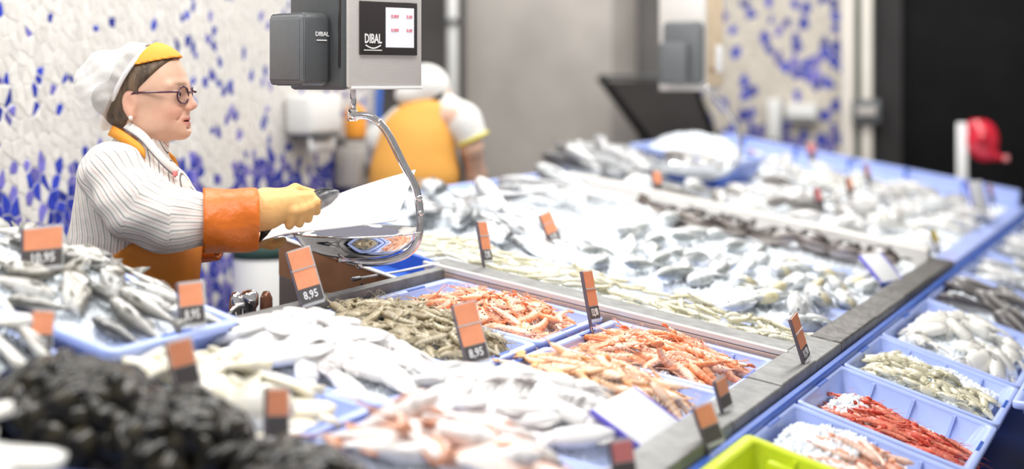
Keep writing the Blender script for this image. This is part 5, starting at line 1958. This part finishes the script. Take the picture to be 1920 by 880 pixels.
# the farther scale over the second rail
T2_, M2 = scale_unit('farther hanging scale with grey printer and tan label side', 7.4, 1322, math.radians(64))
part('steel_housing', box(.006, .25, .0, .236, zb - .03, 2.1, .004), 'scale_steel', T2_)
ts = part('label_board', box(.03, .25, -.006, .0, zb - .01, 2.1, .002), 'tan_board', T2_)
part('sticker', box(.14, .235, -.009, -.005, zb + .06, zb + .19, .001), 'paper', ts)
part('sticker_bar', box(.05, .12, -.009, -.005, zb + .06, zb + .08, .001), 'brown_panel', ts)
pb2 = part('printer_box', box(-.05, .006, .0, .20, zb + .0, zb + .30, .02), 'mid_plastic', T2_)
part('cover_panel', box(-.10, -.05, .06, .20, zb + .0, zb + .20, .015), 'mid_plastic', pb2)
part('hanger_rod', tube([(.12, .11, 2.04), (.12, .11, 2.5), (.12, .11, 2.9)], .02, 12), 'steel', T2_)
Minv = M2.inverted()
armp = smooth_path([sc_pt(*p, 7.4) for p in ((1322, 160), (1345, 185), (1370, 215), (1385, 250), (1388, 280), (1382, 305), (1360, 325), (1330, 335), (1290, 333))], 4)
part('arm', tube(armp, .009, 8), 'chrome_arm', T2_)
pan2 = thing('scale_pan', 'weighing pan loaded with pale fish under the farther scale', 'pan', M=M2 @ Matrix.Translation(tuple(sc_pt(1305, 306, 7.4))))
part('bowl', lathe([(a_ * 1.12, b_) for a_, b_ in prof], 40), 'chrome', pan2)
for i, (dx, dy, a_) in enumerate(((-.06, .02, 20), (.05, -.03, 50), (.0, .06, 100))):
    inst('weighed_fish', far[1] if i == 1 else far[0], M2 @ Matrix.Translation(tuple(sc_pt(1305, 300, 7.4))) @ Matrix.Translation((dx, dy, .0 + .012 * i)) @ Matrix.Rotation(math.radians(a_), 4, 'Z') @ Matrix.Scale(.8, 4),
         'pale fish lying in the farther weighing pan', 'fish', 'fish in the farther pan')
# heaped blue tub of ice behind the farther pan
tub = crate('ice_tub', 'raised blue tub heaped with ice behind the farther pan', 7.34, 8.1, 2.1, 2.62, lambda x, y: S1(y) + .125, T1, h=.14, ribs=False, cat='tub')
for c_o in tub.children:
    if c_o.name.startswith('body'):
        c_o.data.materials[0] = MATS['crate_deep']
part('underside', box(-.3, .3, -.2, .2, -.155, -.141, .004), 'crate_deep', tub)
ice_fill(tub.matrix_basis.copy(), .37, .24, mound(.37, .24, -.03, .075, 0.1, .1, 1.0, 1.0, 95, .012), 'heap of ice in the raised blue tub', 95, chips=350)

# ================================================================== price tags
DG_T = {t: text_mesh(t, .034, 'ink_white', True) for t in ('10,95', '8,95', '11,90', '7,95', '13,90', '9,95')}


def price_tag(base, turn_deg, lean_deg, double, txt, label, w_=.064, hh=.052, sc=1.0, wide=False, top='tag_orange', bottom='tag_black', back=0.0):
    """a card in a clear holder on a dark stem; turn 0 faces the camera's side, 66 faces the customers; lean tips it sideways"""
    a_ = -(math.pi / 2 - YAW) + math.radians(turn_deg)
    M_ = Matrix.Translation(base) @ Matrix.Rotation(a_, 4, 'Z') @ Matrix.Rotation(math.radians(lean_deg), 4, 'Y') @ Matrix.Rotation(math.radians(back), 4, 'X') @ Matrix.Scale(sc, 4)
    T = thing('price_tag', label, 'price tag', M=M_, group=None)
    z0 = .018
    n = 3 if double else 2
    H_ = hh * (n - (.35 if double else .3))
    part('stem', box(-w_ / 2 - .007, -w_ / 2 - .001, -.004, .007, -.03, z0 + H_ + .004, .0015), 'tag_stem', T)
    part('holder', box(-w_ / 2, w_ / 2 + .004, .002, .004, z0 - .006, z0 + H_ + .006, .0008), 'tag_clear', T)
    part('foot', box(-w_ / 2, w_ / 2, -.003, .005, z0 - .012, z0 - .004, .001), 'tag_clear', T)
    bh = hh * .70
    pc_ = part('price_card', box(-w_ / 2 + .001, w_ / 2, -.0015, .0015, z0, z0 + bh, .0004), bottom, T, False)
    if txt:
        o = link('digits', DG_T[txt], pc_)
        o.matrix_basis = Matrix.Translation((0, -.002, z0 + bh / 2)) @ Matrix.Rotation(math.pi / 2, 4, 'X')
        wd = .85 * w_ / (len(txt) * .019)
        o.scale = (wd, 1.0, 1)
    z = z0 + bh + .002
    for i in range(n - 1):
        part('name_card', box(-w_ / 2 + .001, w_ / 2, -.0015, .0015, z, z + hh - .004, .0004), top, T, False)
        if i == 0 and double:
            part('clip', box(-w_ / 2 - .004, w_ / 2 + .004, -.004, .004, z + hh - .005, z + hh, .001), 'tag_clear', T, False)
        z += hh
    return T


def TG(*a, **k):
    k['sc'] = k.get('sc', 1.0) * .78
    k.setdefault('back', -13)
    return price_tag(*a, **k)


TG((2.53, 2.18, 1.105), -8, -6, False, '10,95', 'wide orange and black price tag reading 10,95 in the raised grey fish crate', .108, .060, wide=True)
TG((2.67, 1.905, .985), 8, -6, False, '8,95', 'washed out orange price tag at the low end of the raised crate', .062, .062)
TG((3.215, 1.945, .957), 10, -16, True, '8,95', 'tall leaning double price tag by the staff rim', .070, .062)
TG((2.31, 2.0, .975), 0, 2, False, '9,95', 'orange price tag standing in the white fillets', .052, .058)
TG((2.337, 1.675, .935), 10, -14, False, '', 'orange price tag leaning over the large mussel heap', .056, .062)
TG((2.33, 1.485, .860), 25, 4, False, '', 'pale orange price tag beside the cream fillets', .050, .062)
TG((3.14, 1.472, .862), 14, -12, True, '8,95', 'double price tag leaning over the olive prawns', .066, .062)
TG((4.17, 1.925, .957), 62, 4, True, '7,95', 'narrow double price tag on the cross rail by the pale olive prawns', .070, .054)
TG((4.80, 1.965, .955), 30, -18, True, '9,95', 'leaning orange price tag in front of the sea bass', .055, .046)
TG((3.81, 1.448, .862), 60, 3, True, '13,90', 'narrow double price tag between the two orange prawn crates', .072, .060)
TG((3.93, .915, .778), 62, -14, True, '11,90', 'leaning double price tag on the edge plates by the red shrimps', .068, .056)
TG((3.27, .935, .78), 55, -8, False, '', 'small orange price tag on the edge plates by the langoustines', .060, .046)
TG((3.01, .885, .765), 20, -16, False, '', 'blurred orange price tag leaning over the lime crate', .050, .056)
TG((2.66, .95, .765), 20, -4, False, '', 'pink price tag at the near end of the edge plates', .052, .05, top='tag_pink')
for i, (x, y, z, t_, l_, lab) in enumerate((
        (6.40, 2.14, 1.00, 40, 2, 'orange tag at the head of the second cross rail'),
        (6.80, 1.52, .92, 50, -6, 'salmon pink tag among the assorted far fish'),
        (7.42, 1.51, .93, 50, -5, 'bright orange tag among the assorted far fish'),
        (8.05, 1.55, .96, 55, -5, 'small orange tag against the far blue rim'),
        (8.95, 2.05, 1.03, 30, -6, 'red tag standing before the far mosaic panel'),
        (8.2, 2.20, 1.02, 50, 0, 'tiny orange tag on the ice by the raised tub'),
        (8.75, 1.02, .83, 55, -8, 'reddish tag at the far customer corner of the counter'),
        (8.35, 1.03, .83, 58, -8, 'pinkish tag next to the white card at the far corner'))):
    TG((x, y, z), t_, l_, False, '', lab, .055, .062, sc=1.15, top='tag_pink' if i in (1, 4) else 'tag_orange')
TG((6.60, .985, .79), 50, -16, False, '', 'yellow tag at the end of the second cross rail', .05, .062, top='tag_yellow', bottom='tag_yellow')


def white_card(base, rz, lean, w_, h_, label):
    T = thing('card_sign', label, 'sign', M=Matrix.Translation(base) @ Matrix.Rotation(rz, 4, 'Z') @ Matrix.Rotation(lean, 4, 'X'))
    part('card', box(-w_ / 2, w_ / 2, -.004, .004, 0, h_, .002), 'cut_card', T)
    part('edge_strip', box(-w_ / 2 - .008, -w_ / 2, -.006, .006, 0, h_, .002), 'violet_strip', T)
    part('edge_strip', box(w_ / 2, w_ / 2 + .006, -.006, .006, 0, h_, .002), 'violet_strip', T)
    part('foot', box(-w_ / 2, w_ / 2, -.008, .012, -.012, .004, .003), 'panel_navy', T)


white_card((2.98, .992, .784), 0.0, math.radians(-58), .24, .125, 'white card sign leaning back on the cuttlefish heap')
white_card((5.58, 1.0, .785), math.radians(-66 + 45), math.radians(-45), .13, .13, 'white card sign standing at the edge plates by the bream')
white_card((8.1, 1.0, .80), math.radians(-66 + 40), math.radians(-15), .12, .20, 'upright white card sign near the far customer corner')

# chrome tap by the staff rim
tp = thing('water_tap', 'stubby chrome tap with a brown reflection coloured onto one grip behind the staff rim', 'tap', (3.17, 2.10, .90))
part('tap_body', lathe([(.001, 0), (.016, 0), (.016, .05), (.022, .06), (.022, .085), (.012, .095), (.001, .096)], 18), 'chrome', tp)
for dx, nm in ((-.028, 'grip'), (.034, 'grip')):
    g_ = lathe([(.001, .0), (.013, .0), (.016, .03), (.015, .075), (.008, .09), (.001, .092)], 14)
    g_[0][:, 0] += dx * CA * .2 + dx * .5
    g_[0][:, 1] -= dx * .95
    part(nm, g_, 'chrome' if dx < 0 else 'tap_reflection', tp)
part('spout', tube(smooth_path([(0, 0, .05), (-.03, .01, .06), (-.05, .02, .045), (-.055, .022, .02)], 4), .008, 8), 'chrome', tp)
part('supply_pipe', tube([(0, 0, -.9), (0, 0, -.4), (0, 0, .0)], .01, 8), 'steel', tp)
wb = thing('worktop_edge', 'white rounded edge of a worktop beside the raised grey fish', 'worktop', (3.05, 2.75, 0))
part('top', box(-.5, .08, -.03, .40, 1.055, 1.10, .015), 'white_plastic', wb)
part('cabinet', box(-.48, .06, .0, .38, 0, 1.055, .005), 'steel', wb)
